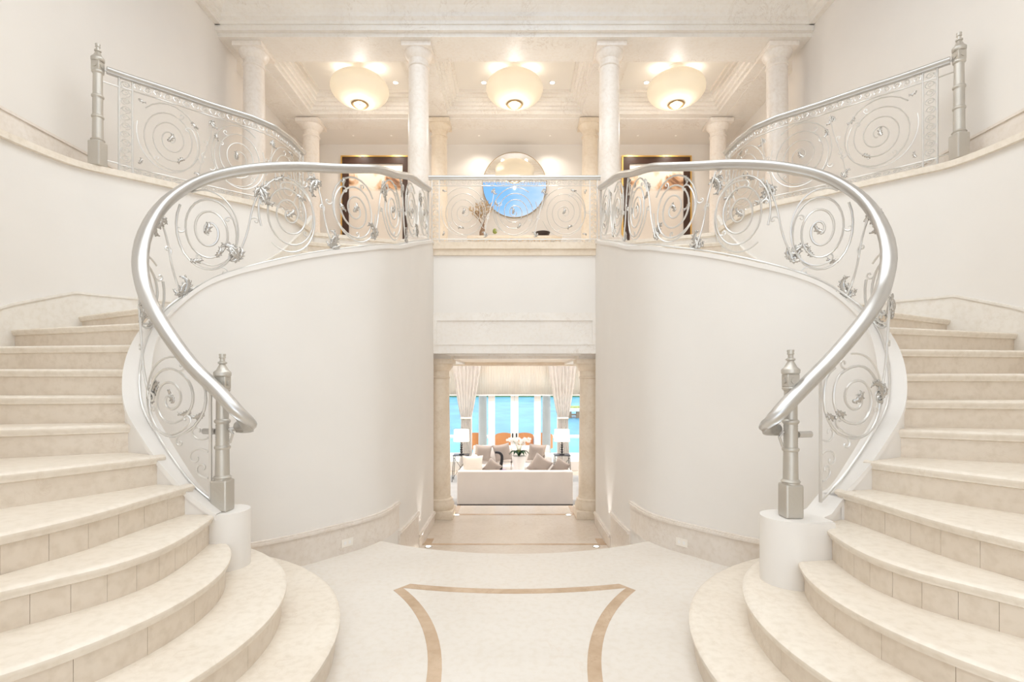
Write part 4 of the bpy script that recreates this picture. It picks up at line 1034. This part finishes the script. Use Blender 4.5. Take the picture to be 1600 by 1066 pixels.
# side tables and lamps
for s, u in ((-1, 721), (1, 878)):
    y = 14.0; x = (u-804)/800*y; root = thing('side_table', 'black wire side table carrying the %s lamp' % SIDE[s], 'table', (x, y, ZL+.015), 'wire side tables')
    zt = -.37; z0 = ZL+.019
    obj('table_top', B(x-.22, x+.22, y-.2, y+.2, zt-.02, zt, bev=.004), M['black'], root)
    for dx in (-.19, .19):
        for dy in (-.18, .18):
            bm = bmesh.new(); tube(bm, [(x+dx*1.25, y+dy, z0), (x+dx, y+dy, zt-.02)], .010, 6); obj('leg', bm, M['black'], root)
    bm = bmesh.new(); tube(bm, [(x-.22, y-.18, z0+.1), (x+.2, y-.18, zt-.05)], .006, 6); tube(bm, [(x+.22, y-.18, z0+.1), (x-.2, y-.18, zt-.05)], .006, 6); obj('brace', bm, M['black'], root)
    root = thing('table_lamp', 'table lamp with white drum shade on the %s side table' % SIDE[s], 'lamp', (x, y, zt), 'white table lamps')
    pr = [(0,0),(.07,0),(.07,.02),(.015,.03)]
    for i in range(5): pr += [(.015, .04+i*.065), (.035, .06+i*.065), (.035, .08+i*.065), (.015, .10+i*.065)]
    pr += [(.012, .38), (0, .38)]
    obj('lamp_base', lathe(pr, (x, y, zt), 20), M['black'], root, smooth=50)
    bm = lathe([(.185,.37),(.21,.0+.37)], (0, 0, 0), 4) if False else bmesh.new()
    lathe([(.215,.36),(.205,.68),(.200,.68),(.210,.36),(.215,.36)], (x, y, zt), 40, bm); obj('lamp_shade', bm, M['shade2'], root, smooth=50)
    light('lamp_bulb', 'POINT', (x, y, zt+.52), 8, shadow_soft_size=.08)
# coffee table with its things
y = 12.7; z0 = ZL+.015; root = thing('coffee_table', 'low glass topped coffee table between the sofas', 'table', (0, y, z0))
obj('table_top', B(-.75, .75, y-.4, y+.4, z0+.40, z0+.43, bev=.006), M['white'], root)
for x in (-.7, .64):
    for dy in (-.37, .31): obj('leg', B(x, x+.06, y+dy, y+dy+.06, z0, z0+.40), M['white'], root)
zt = z0+.43
root = thing('orchid_pot', 'white tapered pot of white orchids on the coffee table', 'plant', (.11, y, zt))
obj('pot', lathe([(0,0),(.12,0),(.18,.44),(.165,.44),(.15,.38),(0,.38)], (.11, y, zt), 32), M['white'], root, smooth=40)
bm = bmesh.new(); rng = random.Random(3)
for i in range(11):
    a = 2*PI*i/11+rng.uniform(-.2, .2); L = rng.uniform(.2, .32); rows = []
    for j in range(7):
        t = j/6; w = .05*math.sin(PI*(t*.92+.06)); q = Vector((.11+math.cos(a)*L*t, y+math.sin(a)*L*t, zt+.42+.16*math.sin(PI*t*.8)-.04*t)); sd = Vector((-math.sin(a), math.cos(a), 0))*w
        rows.append((bm.verts.new(q-sd+Vector((0,0,.012))), bm.verts.new(q), bm.verts.new(q+sd+Vector((0,0,.012)))))
    for a_, b_ in zip(rows, rows[1:]):
        bm.faces.new((a_[0], a_[1], b_[1], b_[0])); bm.faces.new((a_[1], a_[2], b_[2], b_[1]))
bmesh.ops.solidify(bm, geom=bm.faces[:], thickness=.004)
obj('leaves', bm, M['green'], root, smooth=180)
bm = bmesh.new(); bf = bmesh.new()
for k in range(6):
    a = -1.2+k*.48; pts = [Vector((.11+math.sin(a)*.30*t**1.4, y+.05*math.cos(k)*t, zt+.42+.42*math.sin(t*PI*.6))) for t in [j/8 for j in range(9)]]
    tube(bm, pts, .005, 5)
    for p in pts[4:]:
        for q in range(2):
            c = p+Vector((rng.uniform(-.05, .05), rng.uniform(-.05, .05), rng.uniform(-.04, .04)))
            for w in range(5):
                an = w*2*PI/5; bmesh.ops.create_icosphere(bf, subdivisions=1, radius=.018, matrix=Matrix.Translation(c+Vector((math.cos(an)*.018, -.005, math.sin(an)*.018))) @ Matrix.Diagonal((1, .3, 1, 1)))
obj('stems', bm, M['moss'], root, smooth=60); obj('flowers', bf, M['petal'], root, smooth=60)
bm = bmesh.new(); pts = [(-.34, y-.1, zt+.11), (-.33, y-.1, zt+.24), (-.31, y-.1, zt+.38), (-.32, y-.1, zt+.47), (-.38, y-.1, zt+.53), (-.48, y-.1, zt+.54)]
tube(bm, catmull(pts, 5), .045, 10, .03)
tag(obj('sculpture', bm, M['black'], smooth=60), 'dark hooked sculpture standing on a box on the coffee table', 'sculpture')
tag(obj('decorative_box', B(-.46, -.22, y-.22, y+.02, zt, zt+.11, bev=.004), M['purple']), 'mauve patterned box under the dark sculpture', 'box')
# armchair at the right edge
for s, l in ((1, 'white armchair half hidden behind the right passage column'), (-1, 'white armchair half hidden behind the left passage column')):
    cx, cy = 1.98*s+(.0 if s > 0 else -.25), 12.6
    root = thing('armchair', l, 'armchair', (cx, cy, z0), 'white armchairs')
    obj('seat', B(cx-.36, cx+.36, cy-.36, cy+.36, z0+.14, z0+.42, bev=.05, seg=3), M['sofa'], root, smooth=40)
    xs = sorted((cx+s*.36, cx+s*.2)); obj('backrest', B(xs[0], xs[1], cy-.38, cy+.38, z0+.14, z0+.85, bev=.06, seg=3), M['sofa'], root, smooth=40)
    for dy in (-.42, .30): obj('armrest', B(cx-.36, cx+.36, cy+dy, cy+dy+.12, z0+.14, z0+.60, bev=.04, seg=3), M['sofa'], root, smooth=40)
    for dx in (-.3, .3):
        for dy in (-.3, .3):
            bm = bmesh.new(); tube(bm, [(cx+dx, cy+dy, z0), (cx+dx, cy+dy, z0+.15)], .02, 8, .028); obj('leg', bm, M['dark'], root)

# ------------------------------------------------------------------ terrace and bay
struct('floor_terrace', B(-12, 12, 15.9, 20.2, ZL-.4, ZL-.05), M['deck'])
struct('pool_water', B(-9, 9, 20.2, 26.2, ZL-.4, ZL-.12), M['pool'])
bm = B(-14, 14, 26.2, 27.0, ZL-3.2, ZL-.02); struct('trim_15', bm, M['deck'])
struct('sea', B(-700, 700, 27.0, 420, -4.6, -4.2), M['sea'])
bm = bmesh.new(); rng = random.Random(9); n = 160; top = []; bot = []
for row in range(4):
    pass
G = []
for j, (yy, hh) in enumerate(((226, 0), (228, 1), (236, .9), (250, .8), (262, 0))):
    G.append([bm.verts.new((-330+660*i/n, yy+rng.uniform(-1, 1), -4.2+hh*(5.5+2.6*rng.random()))) for i in range(n+1)])
for a_, b_ in zip(G, G[1:]):
    for i in range(n): bm.faces.new((a_[i], a_[i+1], b_[i+1], b_[i]))
o = obj('far_shore', bm, M['fol'], None, smooth=180); o['kind'] = 'structure'
for s in (-1, 1):
    x = 1.09*s; y = 17.5
    root = thing('terrace_column', 'round grey terrace column outside the doors, on the %s' % SIDE[s], 'column', (x, y, ZL-.05), 'grey terrace columns')
    obj('shaft', lathe([(0,0),(.15,0),(.14,1.5),(.13,4.6),(0,4.6)], (x, y, ZL-.05), 32), M['concrete'], root, smooth=40)
    obj('base', lathe([(0,0),(.19,0),(.19,.08),(.16,.12),(0,.12)], (x, y, ZL-.05), 32), M['concrete'], root, smooth=40)
struct('ceiling_terrace', B(-6, 6, 15.9, 18.0, 3.45, 3.6), M['white'])
def barrel_chair(x, y, l, yaw):
    z = ZL-.05; root = thing('terrace_chair', l, 'chair', (x, y, z), 'orange terrace chairs')
    a = arc(0, 0, .31, yaw-110, yaw+110, 24); b_ = arc(0, 0, .34, yaw-110, yaw+110, 24)
    top = [z+.62+.38*math.cos((i/23-.5)*PI*.95)**.6 for i in range(24)]
    bm = ribbon(bmesh.new(), [(x+p[0], y+p[1]) for p in a], [(x+p[0], y+p[1]) for p in b_], [z+.42]*24, top); obj('backrest', bm, M['orange'], root, smooth=40)
    obj('seat', lathe([(0,.40),(.28,.40),(.30,.43),(.28,.50),(0,.51)], (x, y, z), 28), M['orange'], root, smooth=40)
    for k in range(4):
        an = PI/4+k*PI/2; bm = bmesh.new(); tube(bm, [(x+.27*math.cos(an), y+.27*math.sin(an), z), (x+.2*math.cos(an), y+.2*math.sin(an), z+.42)], .014, 6); obj('leg', bm, M['black'], root)
Yc = 18.4
for u, l in ((788, 'orange terrace chair just left of the door handles'), (819, 'orange terrace chair just right of the door handles'),
                (744, 'leftmost orange terrace chair, beside the grey column'), (849, 'rightmost orange terrace chair, beside the grey column')):
    barrel_chair((u-804)/800*Yc, Yc, l, -90)
root = thing('seawall', 'timber dock with pale deck in the bay at the right', 'dock', (12.5, 88, -4.2))
obj('deck', B(8.6, 24, 86, 92, -3.1, -2.6), M['deck'], root)
for i in range(9): obj('pile', B(8.8+i*1.6, 9.6+i*1.6, 86.1, 86.8, -4.3, -3.1), M['wood'], root)
obj('wale', B(8.6, 24, 86.3, 86.6, -3.75, -3.5), M['wood'], root)
obj('lawn', B(8.7, 24, 88, 92, -2.6, -2.35), M['moss'], root)

# unseen area lights added to brighten the living room
for x in (-2.2, 0, 2.2):
    for y in (11.6, 13.6):
        light('living_fill_light', 'AREA', (x, y, 3.19), 42, (1, .97, .94), shape='DISK', size=.5)
